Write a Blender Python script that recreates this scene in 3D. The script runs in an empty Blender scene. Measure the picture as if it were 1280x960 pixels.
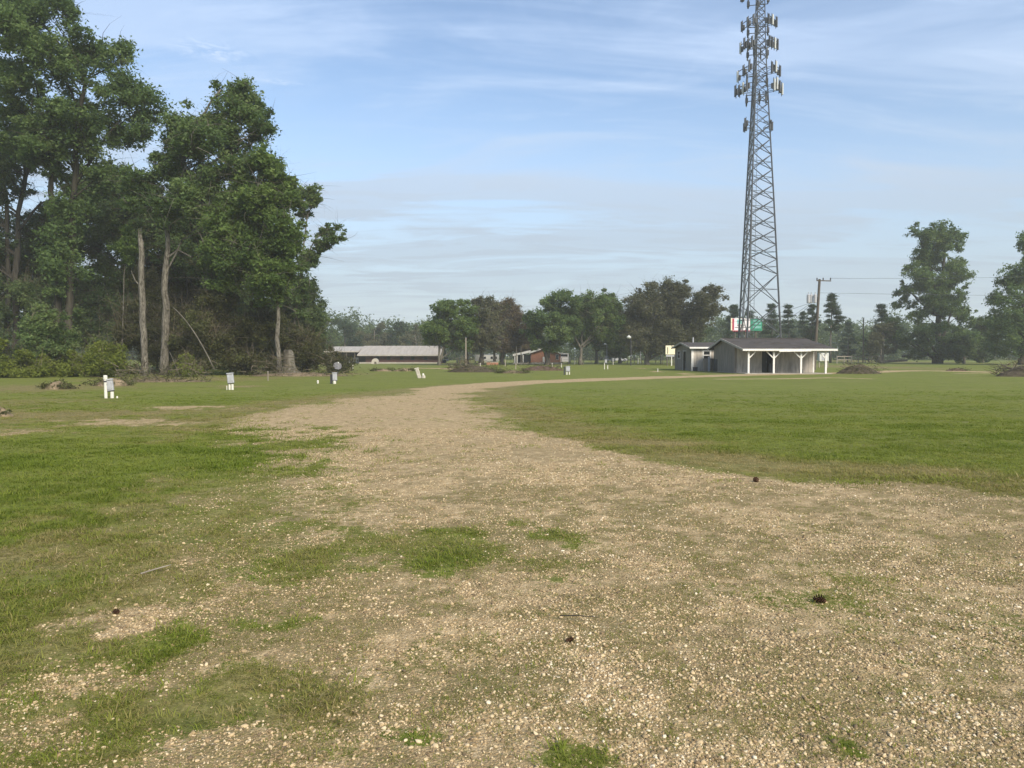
import bpy, math, random
import numpy as np
from mathutils import Vector, Matrix, Euler

S = bpy.context.scene
COL = S.collection
R = math.radians

# ------------------------------------------------------------------ camera
F, CX, CY, HOR, EYE = 940.0, 640.0, 480.0, 444.0, 1.65
PITCH = math.atan((CY - HOR) / F)
cam_data = bpy.data.cameras.new("camera")
cam_data.sensor_width = 36.0
cam_data.lens = 36.0 * F / 1280.0
cam_data.clip_start = 0.1
cam_data.clip_end = 6000
cam = bpy.data.objects.new("camera", cam_data)
COL.objects.link(cam)
cam.location = (0, 0, EYE)
cam.rotation_euler = (math.pi / 2 - PITCH, 0, 0)
S.camera = cam

# ------------------------------------------------------------------ light
SUN_EL, SUN_ROT = R(34), R(148)
SUN_STRENGTH, SUN_ANGLE, SKY_STRENGTH, EXPOSURE = 2.55, R(26), 0.082, 1.22
S.view_settings.view_transform = 'Standard'
S.view_settings.look = 'None'
S.view_settings.exposure = EXPOSURE
S.view_settings.gamma = 1.0
S.view_settings.use_curve_mapping = False
S.cycles.max_bounces = 8
S.cycles.diffuse_bounces = 4
S.cycles.glossy_bounces = 2
S.cycles.transmission_bounces = 5
S.cycles.transparent_max_bounces = 6
S.cycles.volume_bounces = 1
S.cycles.use_denoising = True
S.cycles.denoiser = 'OPENIMAGEDENOISE'
S.cycles.denoising_input_passes = 'RGB_ALBEDO_NORMAL'
S.cycles.denoising_prefilter = 'ACCURATE'
sd = bpy.data.lights.new("sun", 'SUN')
sd.energy, sd.angle, sd.color = SUN_STRENGTH, SUN_ANGLE, (1.0, 0.90, 0.74)
sun = bpy.data.objects.new("sun", sd)
COL.objects.link(sun)
sdir = Vector((math.sin(SUN_ROT) * math.cos(SUN_EL), math.cos(SUN_ROT) * math.cos(SUN_EL), math.sin(SUN_EL)))
sun.rotation_euler = sdir.to_track_quat('Z', 'Y').to_euler()
sun.location = (0, 0, 200)


class NT:
    """small node-tree writer"""
    def __init__(self, tree):
        self.t = tree
        self.t.nodes.clear()

    def n(self, kind, **kw):
        nd = self.t.nodes.new(kind)
        ins = kw.pop('ins', {})
        for k, v in kw.items():
            setattr(nd, k, v)
        for k, v in ins.items():
            self.put(nd.inputs[k], v)
        return nd

    def put(self, sock, v):
        if isinstance(v, bpy.types.NodeSocket):
            self.t.links.new(v, sock)
        elif isinstance(v, bpy.types.Node):
            self.t.links.new(v.outputs[0], sock)
        else:
            sock.default_value = v

    def m(self, op, a, b=0.0, c=0.0, clamp=False):
        nd = self.t.nodes.new('ShaderNodeMath')
        nd.operation = op
        nd.use_clamp = clamp
        self.put(nd.inputs[0], a)
        self.put(nd.inputs[1], b)
        self.put(nd.inputs[2], c)
        return nd.outputs[0]

    def step(self, x, lo, hi, a=0.0, b=1.0):
        nd = self.t.nodes.new('ShaderNodeMapRange')
        nd.interpolation_type = 'SMOOTHSTEP'
        for i, v in enumerate((x, lo, hi, a, b)):
            self.put(nd.inputs[i], v)
        return nd.outputs[0]

    def mix(self, f, a, b, blend='MIX'):
        nd = self.t.nodes.new('ShaderNodeMix')
        nd.data_type = 'RGBA'
        nd.blend_type = blend
        self.put(nd.inputs[0], f)
        self.put(nd.inputs[6], c4(a))
        self.put(nd.inputs[7], c4(b))
        return nd.outputs[2]

    def noise(self, vec, scale, detail=3.0, rough=0.55, dist=0.0):
        nd = self.n('ShaderNodeTexNoise', ins={'Scale': scale, 'Detail': detail, 'Roughness': rough, 'Distortion': dist})
        if vec is not None:
            self.put(nd.inputs['Vector'], vec)
        return nd.outputs['Fac']

    def ramp(self, f, stops):
        nd = self.t.nodes.new('ShaderNodeValToRGB')
        e = nd.color_ramp.elements
        while len(e) < len(stops):
            e.new(0.5)
        for el, (p, c) in zip(e, stops):
            el.position = p
            el.color = c4(c)
        self.put(nd.inputs[0], f)
        return nd.outputs[0]


def c4(c):
    if isinstance(c, (bpy.types.NodeSocket, bpy.types.Node)):
        return c
    return (c[0], c[1], c[2], 1.0) if len(c) == 3 else c


# sky: physical sky seen through veils of thin cirrus
W = bpy.data.worlds.new("World")
S.world = W
W.use_nodes = True
w = NT(W.node_tree)
sky = w.n('ShaderNodeTexSky', sky_type='NISHITA', sun_disc=False, sun_elevation=SUN_EL, sun_rotation=SUN_ROT,
          altitude=0.0, air_density=1.0, dust_density=0.6, ozone_density=2.0)
tc = w.n('ShaderNodeTexCoord')
sep = w.n('ShaderNodeSeparateXYZ', ins={0: tc.outputs['Generated']})
zz = w.m('ADD', w.m('MAXIMUM', sep.outputs[2], 0.0), 0.10)
comb = w.n('ShaderNodeCombineXYZ', ins={0: w.m('DIVIDE', sep.outputs[0], zz), 1: w.m('DIVIDE', sep.outputs[1], zz), 2: 0.0})
m1 = w.n('ShaderNodeMapping', ins={0: comb.outputs[0], 'Rotation': (0, 0, R(-28)), 'Scale': (0.55, 1.5, 1), 'Location': (3.1, 1.7, 0)})
m2 = w.n('ShaderNodeMapping', ins={0: comb.outputs[0], 'Rotation': (0, 0, R(-12)), 'Scale': (0.8, 3.2, 1), 'Location': (0.3, 5.2, 0)})
soft = w.noise(m1, 0.95, 6, 0.58, 0.8)
wisp = w.noise(m2, 1.3, 8, 0.62, 1.2)
low = w.step(sep.outputs[2], 0.03, 0.46, 1.0, 0.0)
bank = w.m('ADD', w.m('MULTIPLY', w.step(soft, 0.43, 0.62), w.step(sep.outputs[2], 0.62, 0.15, 0.35, 0.85)), w.m('MULTIPLY', w.m('POWER', low, 2.0), 1.0), clamp=True)
veil = w.m('ADD', w.m('MULTIPLY', bank, 0.88), w.m('MULTIPLY', w.step(wisp, 0.47, 0.75), w.step(sep.outputs[2], 0.12, 0.45, 0.5, 0.22)), clamp=True)
veil = w.m('MULTIPLY', veil, w.step(sep.outputs[2], -0.05, 0.02, 0.6, 1.0))
# two short bright ice streaks high in the west
def streak(dx, dy, dz, ang, lx, ly):
    d = Vector((dx, dy, dz)).normalized()
    vr = w.n('ShaderNodeVectorMath', operation='SUBTRACT', ins={0: tc.outputs['Generated'], 1: d})
    mp = w.n('ShaderNodeMapping', ins={0: vr.outputs[0], 'Rotation': (0, R(ang), 0), 'Scale': (1 / lx, 0.0, 1 / ly)})
    ln = w.n('ShaderNodeVectorMath', operation='LENGTH', ins={0: mp.outputs[0]})
    nz = w.noise(mp, 1.6, 6, 0.7, 1.5)
    return w.m('MULTIPLY', w.step(ln.outputs['Value'], 1.0, 0.1), w.step(nz, 0.40, 0.75))
def skydir(px, py):
    v = Vector(((px - CX), F, CY - py))
    return Matrix.Rotation(-PITCH, 3, 'X') @ v
st = w.m('ADD', w.m('MULTIPLY', streak(*skydir(262, 62), 28, 0.060, 0.016), 1.0), w.m('MULTIPLY', streak(*skydir(352, 102), 14, 0.040, 0.005), 1.0))
st = w.m('ADD', st, w.m('MULTIPLY', streak(*skydir(660, 230), -8, 0.075, 0.014), 0.45))
veil = w.m('ADD', veil, st, clamp=True)
cloudcol = w.mix(low, (3.7, 4.6, 6.2), (2.4, 2.95, 3.5))
skyc = w.mix(veil, sky.outputs[0], cloudcol)
bg = w.n('ShaderNodeBackground', ins={'Color': skyc, 'Strength': SKY_STRENGTH})
wo = w.n('ShaderNodeOutputWorld', ins={0: bg.outputs[0]})


# ------------------------------------------------------------------ pixel helpers (survey of the photograph)
def ray(px, py):
    v = Vector(((px - CX), F, CY - py))
    return Matrix.Rotation(-PITCH, 3, 'X') @ v

def at(px, py, z=0.0):
    """ground point seen at a pixel of the 1280x960 photograph"""
    d = ray(px, py)
    k = (z - EYE) / d.z
    return Vector((d.x * k, d.y * k, z))

def pt(px, py, Y):
    """point at distance Y seen at a pixel"""
    d = ray(px, py)
    k = Y / d.y
    return Vector((d.x * k, Y, EYE + d.z * k))

def mpp(Y):
    return Y / F


# ------------------------------------------------------------------ numpy noise
_rng0 = np.random.default_rng(7)
_LAT = _rng0.random((256, 256)).astype(np.float32)

def vnoise(x, y):
    xi = np.floor(x).astype(int); yi = np.floor(y).astype(int)
    fx = x - xi; fy = y - yi
    fx = fx * fx * (3 - 2 * fx); fy = fy * fy * (3 - 2 * fy)
    a = _LAT[xi & 255, yi & 255]; b = _LAT[(xi + 1) & 255, yi & 255]
    c = _LAT[xi & 255, (yi + 1) & 255]; d = _LAT[(xi + 1) & 255, (yi + 1) & 255]
    return (a * (1 - fx) + b * fx) * (1 - fy) + (c * (1 - fx) + d * fx) * fy

def fbm(x, y, s, o=4):
    t = 0; amp = 0.5; tot = 0
    x = x * s + 31.7; y = y * s + 77.3
    for _ in range(o):
        t = t + amp * vnoise(x, y); tot += amp
        amp *= 0.5; x = x * 2.03 + 13.1; y = y * 2.03 + 7.7
    return t / tot

def sstep(a, b, x):
    t = np.clip((x - a) / (b - a), 0, 1)
    return t * t * (3 - 2 * t)


# ------------------------------------------------------------------ mesh helpers
def mesh_np(name, V, faces, mat=None, smooth=False, fattr=None, vattr=None):
    """V (N,3); faces (M,k) index array of one face size, or list of lists"""
    me = bpy.data.meshes.new(name)
    if isinstance(faces, np.ndarray):
        V = np.ascontiguousarray(V, dtype=np.float32)
        faces = np.ascontiguousarray(faces, dtype=np.int32)
        n, k = faces.shape
        me.vertices.add(len(V)); me.vertices.foreach_set('co', V.ravel())
        me.loops.add(n * k); me.loops.foreach_set('vertex_index', faces.ravel())
        me.polygons.add(n); me.polygons.foreach_set('loop_start', np.arange(0, n * k, k, dtype=np.int32))
        if smooth:
            me.polygons.foreach_set('use_smooth', np.ones(n, dtype=bool))
        me.update(calc_edges=True)
    else:
        me.from_pydata([tuple(v) for v in V], [], faces)
        if smooth:
            for p in me.polygons: p.use_smooth = True
        me.update()
    for nm, arr in (fattr or {}).items():
        a = me.attributes.new(nm, 'FLOAT', 'FACE'); a.data.foreach_set('value', np.ascontiguousarray(arr, dtype=np.float32))
    for nm, arr in (vattr or {}).items():
        a = me.attributes.new(nm, 'FLOAT', 'POINT'); a.data.foreach_set('value', np.ascontiguousarray(arr, dtype=np.float32))
    if mat is not None:
        me.materials.append(mat)
    return me


def link(name, me, parent=None, loc=None):
    o = bpy.data.objects.new(name, me)
    COL.objects.link(o)
    if parent is not None: o.parent = parent
    if loc is not None: o.location = loc
    return o


def tag(o, label=None, cat=None, group=None, kind=None):
    if label: o['label'] = label
    if cat: o['category'] = cat
    if group: o['group'] = group
    if kind: o['kind'] = kind
    return o


def thing(name, label, cat, loc=(0, 0, 0), rz=0.0, group=None):
    o = bpy.data.objects.new(name, None)
    COL.objects.link(o)
    o.empty_display_size = 0.3
    o.location = loc
    o.rotation_euler = (0, 0, rz)
    return tag(o, label, cat, group)


def copy_tree(o, parent=None):
    c = o.copy()
    COL.objects.link(c)
    if parent is not None: c.parent = parent
    for ch in list(o.children):
        copy_tree(ch, c)
    return c


class MB:
    """gathers boxes, tubes and prisms into one mesh"""
    def __init__(self):
        self.v = []; self.f = []

    def add(self, vs, fs):
        b = len(self.v)
        self.v += [tuple(v) for v in vs]
        self.f += [[i + b for i in f] for f in fs]
        return self

    def box(self, x0, x1, y0, y1, z0, z1, M=None):
        vs = [Vector(p) for p in ((x0, y0, z0), (x1, y0, z0), (x1, y1, z0), (x0, y1, z0), (x0, y0, z1), (x1, y0, z1), (x1, y1, z1), (x0, y1, z1))]
        if M is not None: vs = [M @ v for v in vs]
        return self.add(vs, [[0, 3, 2, 1], [4, 5, 6, 7], [0, 1, 5, 4], [1, 2, 6, 5], [2, 3, 7, 6], [3, 0, 4, 7]])

    def cham(self, x0, x1, y0, y1, z0, z1, c, M=None):
        """box with chamfered vertical and top edges"""
        def ring(i, z): return [(x0 + c + i, y0 + i, z), (x1 - c - i, y0 + i, z), (x1 - i, y0 + c + i, z), (x1 - i, y1 - c - i, z), (x1 - c - i, y1 - i, z), (x0 + c + i, y1 - i, z), (x0 + i, y1 - c - i, z), (x0 + i, y0 + c + i, z)]
        rs = [ring(0, z0), ring(0, z1 - c), ring(c * 0.8, z1)]
        vs = [Vector(p) for r in rs for p in r]
        if M is not None: vs = [M @ v for v in vs]
        fs = [list(range(7, -1, -1)), list(range(16, 24))]
        for k in range(2):
            for i in range(8):
                j = (i + 1) % 8
                fs.append([k * 8 + i, k * 8 + j, k * 8 + 8 + j, k * 8 + 8 + i])
        return self.add(vs, fs)

    def tube(self, pts, rad, n=6, cap=True):
        pts = [Vector(p) for p in pts]
        if not isinstance(rad, (list, tuple)): rad = [rad] * len(pts)
        vs = []; fs = []
        prev = None
        for i, p in enumerate(pts):
            d = (pts[min(i + 1, len(pts) - 1)] - pts[max(i - 1, 0)])
            d = d.normalized() if d.length > 1e-9 else Vector((0, 0, 1))
            a = d.orthogonal().normalized() if prev is None else (prev - d * prev.dot(d)).normalized()
            prev = a
            b = d.cross(a)
            for k in range(n):
                t = 2 * math.pi * k / n
                vs.append(p + (a * math.cos(t) + b * math.sin(t)) * rad[i])
        for i in range(len(pts) - 1):
            for k in range(n):
                l = (k + 1) % n
                fs.append([i * n + k, i * n + l, (i + 1) * n + l, (i + 1) * n + k])
        if cap:
            fs.append(list(range(n - 1, -1, -1)))
            fs.append([(len(pts) - 1) * n + k for k in range(n)])
        return self.add(vs, fs)

    def bar(self, a, b, wdt, dep, up=Vector((0, 0, 1))):
        a, b = Vector(a), Vector(b)
        d = (b - a).normalized()
        s = d.cross(up)
        s = s.normalized() if s.length > 1e-4 else Vector((1, 0, 0))
        u = s.cross(d)
        vs = [p + s * (sx * wdt / 2) + u * (sz * dep / 2) for p in (a, b) for sx, sz in ((-1, -1), (1, -1), (1, 1), (-1, 1))]
        return self.add(vs, [[3, 2, 1, 0], [4, 5, 6, 7], [0, 1, 5, 4], [1, 2, 6, 5], [2, 3, 7, 6], [3, 0, 4, 7]])

    def prism(self, poly, d):
        """extrude a planar polygon by vector d"""
        n = len(poly); d = Vector(d)
        vs = [Vector(p) for p in poly] + [Vector(p) + d for p in poly]
        fs = [list(range(n - 1, -1, -1)), list(range(n, 2 * n))] + [[i, (i + 1) % n, n + (i + 1) % n, n + i] for i in range(n)]
        return self.add(vs, fs)

    def lathe(self, prof, n=12, M=None):
        vs = [Vector((r * math.cos(2 * math.pi * k / n), r * math.sin(2 * math.pi * k / n), z)) for r, z in prof for k in range(n)]
        if M is not None: vs = [M @ v for v in vs]
        fs = [[i * n + k, i * n + (k + 1) % n, (i + 1) * n + (k + 1) % n, (i + 1) * n + k] for i in range(len(prof) - 1) for k in range(n)]
        fs += [list(range(n - 1, -1, -1)), [(len(prof) - 1) * n + k for k in range(n)]]
        return self.add(vs, fs)

    def build(self, name, mat, parent=None, smooth=False):
        me = bpy.data.meshes.new(name)
        me.from_pydata(self.v, [], self.f)
        if smooth:
            for p in me.polygons: p.use_smooth = True
        me.update()
        me.materials.append(mat)
        return link(name, me, parent)


# ------------------------------------------------------------------ materials
def material(name, col, rough=0.8, spec=0.25, metal=0.0, var=0.12, scale=3.0, stretch=(1, 1, 1), grime=None, bump=0.0, dark=0.6):
    m = bpy.data.materials.new(name); m.use_nodes = True
    t = NT(m.node_tree)
    g = t.n('ShaderNodeNewGeometry')
    mp = t.n('ShaderNodeMapping', ins={0: g.outputs['Position'], 'Scale': stretch})
    n1 = t.noise(mp, scale, 5, 0.6)
    n2 = t.noise(mp, scale * 6.3, 3, 0.6)
    c = t.mix(t.step(n1, 0.3, 0.7), tuple(x * (1 - var) for x in col), tuple(min(1, x * (1 + var)) for x in col))
    c = t.mix(t.m('MULTIPLY', t.step(n2, 0.5, 0.8), var), c, tuple(x * dark for x in col))
    if grime:
        c = t.mix(t.m('MULTIPLY', t.step(t.noise(mp, scale * 1.7, 6, 0.65), 0.44, 0.64), grime[1]), c, grime[0])
    b = t.n('ShaderNodeBsdfPrincipled', ins={'Base Color': c, 'Roughness': rough, 'Specular IOR Level': spec, 'Metallic': metal})
    if bump:
        bm = t.n('ShaderNodeBump', ins={'Strength': bump, 'Distance': 0.02, 'Height': n2})
        t.put(b.inputs['Normal'], bm.outputs[0])
    t.n('ShaderNodeOutputMaterial', ins={0: b.outputs[0]})
    return m


def leaf_material(name, stops, trans=0.42, attr='tint', kind='GEOMETRY', rough=0.6):
    m = bpy.data.materials.new(name); m.use_nodes = True
    t = NT(m.node_tree)
    a = t.n('ShaderNodeAttribute', attribute_name=attr, attribute_type=kind)
    c = t.ramp(a.outputs['Fac'], stops)
    b = t.n('ShaderNodeBsdfPrincipled', ins={'Base Color': c, 'Roughness': rough, 'Specular IOR Level': 0.2})
    tr = t.n('ShaderNodeBsdfTranslucent', ins={0: t.mix(1.0, c, (1.35, 1.3, 1.1), 'MULTIPLY')})
    mx = t.n('ShaderNodeMixShader', ins={0: trans, 1: b.outputs[0], 2: tr.outputs[0]})
    t.n('ShaderNodeOutputMaterial', ins={0: mx.outputs[0]})
    return m


M = {}
M['bark'] = material('bark', (0.050, 0.046, 0.036), 0.95, 0.1, var=0.35, scale=2.2, stretch=(2, 2, 0.35), bump=0.4)
M['bark_pale'] = material('bark_pale', (0.155, 0.144, 0.120), 0.95, 0.1, var=0.35, scale=3.2, stretch=(2, 2, 0.5), bump=0.5, grime=((0.045, 0.040, 0.030), 1.0))
M['bark_grey'] = material('bark_grey', (0.125, 0.115, 0.095), 0.95, 0.1, var=0.3, scale=2.0, stretch=(2, 2, 0.4), bump=0.3)
M['bark_dark'] = material('bark_dark', (0.045, 0.041, 0.034), 0.95, 0.1, var=0.3, scale=2.0, stretch=(2, 2, 0.4))
M['twig'] = material('twig', (0.115, 0.098, 0.07), 0.95, 0.1, var=0.3, scale=1.0)
M['leaf_oak'] = leaf_material('leaf_oak', [(0.0, (0.056, 0.094, 0.03)), (0.55, (0.1, 0.158, 0.05)), (1.0, (0.165, 0.22, 0.078))])
M['leaf_bright'] = leaf_material('leaf_bright', [(0.0, (0.056, 0.092, 0.022)), (0.55, (0.1, 0.158, 0.04)), (1.0, (0.165, 0.225, 0.062))], 0.42)
M['leaf_dark'] = leaf_material('leaf_dark', [(0.0, (0.048, 0.076, 0.031)), (0.55, (0.084, 0.125, 0.047)), (1.0, (0.132, 0.174, 0.064))], 0.42)
M['leaf_brown'] = leaf_material('leaf_brown', [(0.0, (0.076, 0.082, 0.044)), (0.55, (0.126, 0.132, 0.072)), (1.0, (0.18, 0.176, 0.095))], 0.42)
M['leaf_red'] = leaf_material('leaf_red', [(0.0, (0.078, 0.058, 0.036)), (0.55, (0.14, 0.106, 0.064)), (1.0, (0.175, 0.155, 0.075))], 0.42)
M['leaf_pine'] = leaf_material('leaf_pine', [(0.0, (0.026, 0.046, 0.024)), (0.55, (0.046, 0.078, 0.038)), (1.0, (0.075, 0.108, 0.048))], 0.42)
M['leaf_bush'] = leaf_material('leaf_bush', [(0.0, (0.085, 0.11, 0.016)), (0.55, (0.155, 0.19, 0.032)), (1.0, (0.21, 0.24, 0.052))], 0.42)
M['leaf_thicket'] = leaf_material('leaf_thicket', [(0.0, (0.052, 0.055, 0.023)), (0.55, (0.088, 0.092, 0.038)), (1.0, (0.12, 0.14, 0.046))], 0.42)

# ------------------------------------------------------------------ ground cover maps (metres, from the survey)
def wpoly(pxs): return [tuple(at(x, y)[:2]) for x, y in pxs]

GRAVEL = wpoly([(600, 481.5), (560, 485), (500, 491), (440, 498), (380, 505), (320, 517), (296, 530), (300, 545), (285, 562), (275, 590), (262, 625), (250, 660), (215, 705), (120, 765), (0, 850), (-160, 985), (-300, 1400), (2600, 1400), (1700, 700), (1500, 655), (1280, 625), (1130, 607), (1000, 598), (900, 589), (820, 574), (720, 553), (645, 530), (606, 507), (592, 492), (610, 483.5)])
ROAD = [tuple(at(x, y)[:2]) for x, y in ((560, 486), (600, 482), (650, 478.3), (700, 476.2), (760, 473.9), (850, 471.0), (930, 468.6), (1000, 467.2), (1060, 466.2), (1110, 464.0), (1145, 463.3), (1190, 463.9), (1240, 465.2), (1330, 466.5))]
SPUR = [tuple(at(x, y)[:2]) for x, y in ((905, 473.8), (980, 473.4), (1040, 472.2), (1085, 473.5))]
SPUR2 = [tuple(at(x, y)[:2]) for x, y in ((1200, 466.8), (1240, 466.5))]
LANE = [tuple(at(x, y)[:2]) for x, y in ((520, 460.2), (560, 460.6), (575, 461.5))]
PATCH = [  # px, py, rx, ry, amount of gravel (+) or grass (-), dryness, lushness
    (20, 625, 225, 85, -1.0, 0.0, 0.8), (30, 740, 120, 40, -1.0, 0.35, 0.6),
    (510, 688, 150, 32, -0.75, 0.6, 0.3), (540, 708, 60, 16, -0.7, 0.3, 0.6), (570, 667, 50, 8, -0.6, 0.4, 0.5),
    (684, 672, 42, 10, -0.75, 0.35, 0.5), (643, 654, 26, 6, -0.65, 0.35, 0.5), (690, 706, 60, 14, -0.6, 0.6, 0.3),
    (372, 657, 34, 11, -0.75, 0.3, 0.6), (345, 708, 60, 20, -0.75, 0.45, 0.5), (400, 715, 90, 30, -0.7, 0.6, 0.4), (330, 785, 80, 26, -0.8, 0.3, 0.6),
    (215, 805, 55, 30, -0.85, 0.25, 0.7), (270, 870, 40, 30, -0.7, 0.35, 0.6), (90, 810, 110, 36, -0.9, 0.6, 0.4), (150, 895, 160, 26, -0.8, 0.6, 0.4), (60, 950, 160, 24, -0.6, 0.6, 0.5),
    (330, 860, 120, 34, -0.6, 0.7, 0.3), (420, 900, 110, 40, -0.5, 0.8, 0.3), (520, 918, 40, 16, -0.8, 0.2, 0.6), (600, 850, 90, 50, -0.35, 0.9, 0.2), (725, 948, 44, 12, -0.75, 0.4, 0.5),
    (290, 650, 50, 36, -0.55, 0.7, 0.3), (320, 610, 50, 16, -0.35, 0.6, 0.3), (400, 640, 80, 22, -0.15, 0.6, 0.3), (290, 690, 90, 34, -0.5, 0.8, 0.3), (430, 622, 50, 8, -0.35, 0.6, 0.4),
    (370, 555, 45, 9, -0.3, 0.5, 0.4), (330, 590, 45, 8, -0.3, 0.6, 0.4), (200, 730, 60, 26, -0.4, 0.9, 0.2),
    (160, 775, 60, 16, 0.9, 0.9, 0.0), (100, 850, 70, 12, 0.6, 0.9, 0.0), (60, 905, 50, 14, 0.5, 0.9, 0.0), (250, 700, 30, 10, 0.5, 0.9, 0.0),
    (140, 528, 80, 5, 0.75, 0.7, 0.0), (20, 541, 50, 4, 0.55, 0.7, 0.0), (235, 509, 70, 2.2, 0.75, 0.7, 0.0), (120, 517, 160, 5, -0.1, 1.0, 0.0), (40, 522, 120, 10, -0.1, 0.9, 0.0), (10, 505, 90, 8, -0.1, 0.8, 0.0),
    (300, 483, 40, 1.5, 0.4, 0.9, 0.0), (850, 490, 30, 4, -0.1, 0.2, 0.9), (1150, 535, 60, 6, -0.1, 0.0, 1.0),
    (1060, 870, 200, 60, -0.2, 0.5, 0.3), (1200, 800, 130, 70, -0.25, 0.4, 0.3), (1055, 925, 26, 12, -0.8, 0.1, 0.8), (1000, 700, 200, 40, -0.12, 0.5, 0.4), (1250, 700, 100, 40, -0.2, 0.4, 0.4),
    (857, 467.3, 10, 0.9, 1.0, 0.9, 0.0), (822, 464.6, 10, 0.6, 0.9, 0.9, 0.0), (802, 460.3, 7, 0.5, 0.8, 0.9, 0.0), (960, 466.5, 70, 1.3, 0.7, 0.9, 0.0),
    (30, 486, 120, 6, 0.0, 1.0, 0.0), (230, 474, 110, 3, 0.0, 1.0, 0.0), (400, 468, 60, 2, 0.0, 0.9, 0.0), (1090, 459, 60, 3, 0.0, 1.0, 0.0), (1090, 452, 50, 2, 0.0, 0.9, 0.0),
]
WP = []
for px, py, rx, ry, am, dr, lu in PATCH:
    c = at(px, py); y0 = at(px, py + ry).y; y1 = at(px, max(py - ry, 445.5)).y
    WP.append((c.x, (y0 + y1) / 2, rx * mpp(c.y), max(0.1, (y1 - y0) / 2), am, dr, lu))

def sdist(px, py, poly):
    """signed distance, positive inside"""
    d = np.full(px.shape, 1e9); ins = np.zeros(px.shape, bool)
    n = len(poly)
    for i in range(n):
        (ax, ay), (bx, by) = poly[i], poly[(i + 1) % n]
        ex, ey = bx - ax, by - ay
        t = np.clip(((px - ax) * ex + (py - ay) * ey) / (ex * ex + ey * ey + 1e-12), 0, 1)
        d = np.minimum(d, np.hypot(px - ax - t * ex, py - ay - t * ey))
        if ay != by:
            c = ((ay > py) != (by > py)) & (px < (bx - ax) * (py - ay) / (by - ay) + ax)
            ins ^= c
    return np.where(ins, d, -d)

def ldist(px, py, line):
    d = np.full(px.shape, 1e9)
    for (ax, ay), (bx, by) in zip(line[:-1], line[1:]):
        ex, ey = bx - ax, by - ay
        t = np.clip(((px - ax) * ex + (py - ay) * ey) / (ex * ex + ey * ey), 0, 1)
        d = np.minimum(d, np.hypot(px - ax - t * ex, py - ay - t * ey))
    return d

def cover(x, y):
    """gravel share, dryness and lushness of the grass at ground points"""
    x = np.asarray(x, float); y = np.asarray(y, float)
    n1 = fbm(x, y, 0.45, 4) - 0.5; n2 = fbm(x + 40, y, 1.6, 4) - 0.5; n3 = fbm(x, y + 90, 5.0, 3) - 0.5
    n4 = fbm(x + 17, y + 3, 12.0, 2) - 0.5
    sd = sdist(x, y, GRAVEL)
    left = sstep(1.0, -1.0, x - (-0.6 + 0.02 * y))
    soft = 0.55 + 0.9 * left
    g = sstep(-soft, soft, sd + n1 * (1.2 + 1.3 * left) + n2 * 1.0 + n3 * 0.3)
    g = g * (0.93 - 0.25 * sstep(0.1, -0.25, n2) * sstep(14, 5, y))
    road = sstep(0.6, -0.5, ldist(x, y, ROAD) - 1.75 + n2 * 1.2)
    g = np.maximum(g, road * 0.95)
    g = np.maximum(g, 0.8 * sstep(0.4, -0.3, ldist(x, y, SPUR) - 0.6 + n2 * 1.0))
    g = np.maximum(g, 0.8 * sstep(0.4, -0.3, ldist(x, y, SPUR2) - 0.6 + n2))
    g = np.maximum(g, 0.7 * sstep(0.4, -0.3, ldist(x, y, LANE) - 2.0 + n2))
    edge = np.exp(-((sd + 0.9) / 1.3) ** 2)
    dry = np.clip(0.16 + 0.75 * edge + 0.6 * n1, 0, 1)
    lush = np.clip(0.45 + 0.9 * n1, 0, 1)
    for cx, cy, rx, ry, am, dr, lu in WP:
        q = np.hypot((x - cx) / rx, (y - cy) / ry) + n2 * 1.9 + n3 * 1.1 + n4 * 0.8
        k = sstep(1.45, 0.25, q)
        if am > 0: g = np.maximum(g, k * am)
        elif am < 0: g = g * (1 - k * -am)
        dry = dry * (1 - k) + dr * k
        lush = lush * (1 - k) + lu * k
    # sparse seedlings in the worn gravel on the right
    thin = sstep(-0.07, 0.11, n2 + 0.75 * n3 + 0.4 * n1 + 0.45 * n4 + 0.03 * sstep(6, 3, y)) * sstep(18, 7, y)
    return np.clip(g, 0, 1), np.clip(dry, 0, 1), np.clip(lush, 0, 1), np.clip(thin, 0, 1)

def gz(x, y):
    f = sstep(70, 20, np.abs(y)) * sstep(60, 20, np.abs(x))
    return (0.07 * (fbm(x, y, 0.30, 2) - 0.5) + 0.035 * (fbm(x, y, 1.9, 3) - 0.5)) * f


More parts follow.
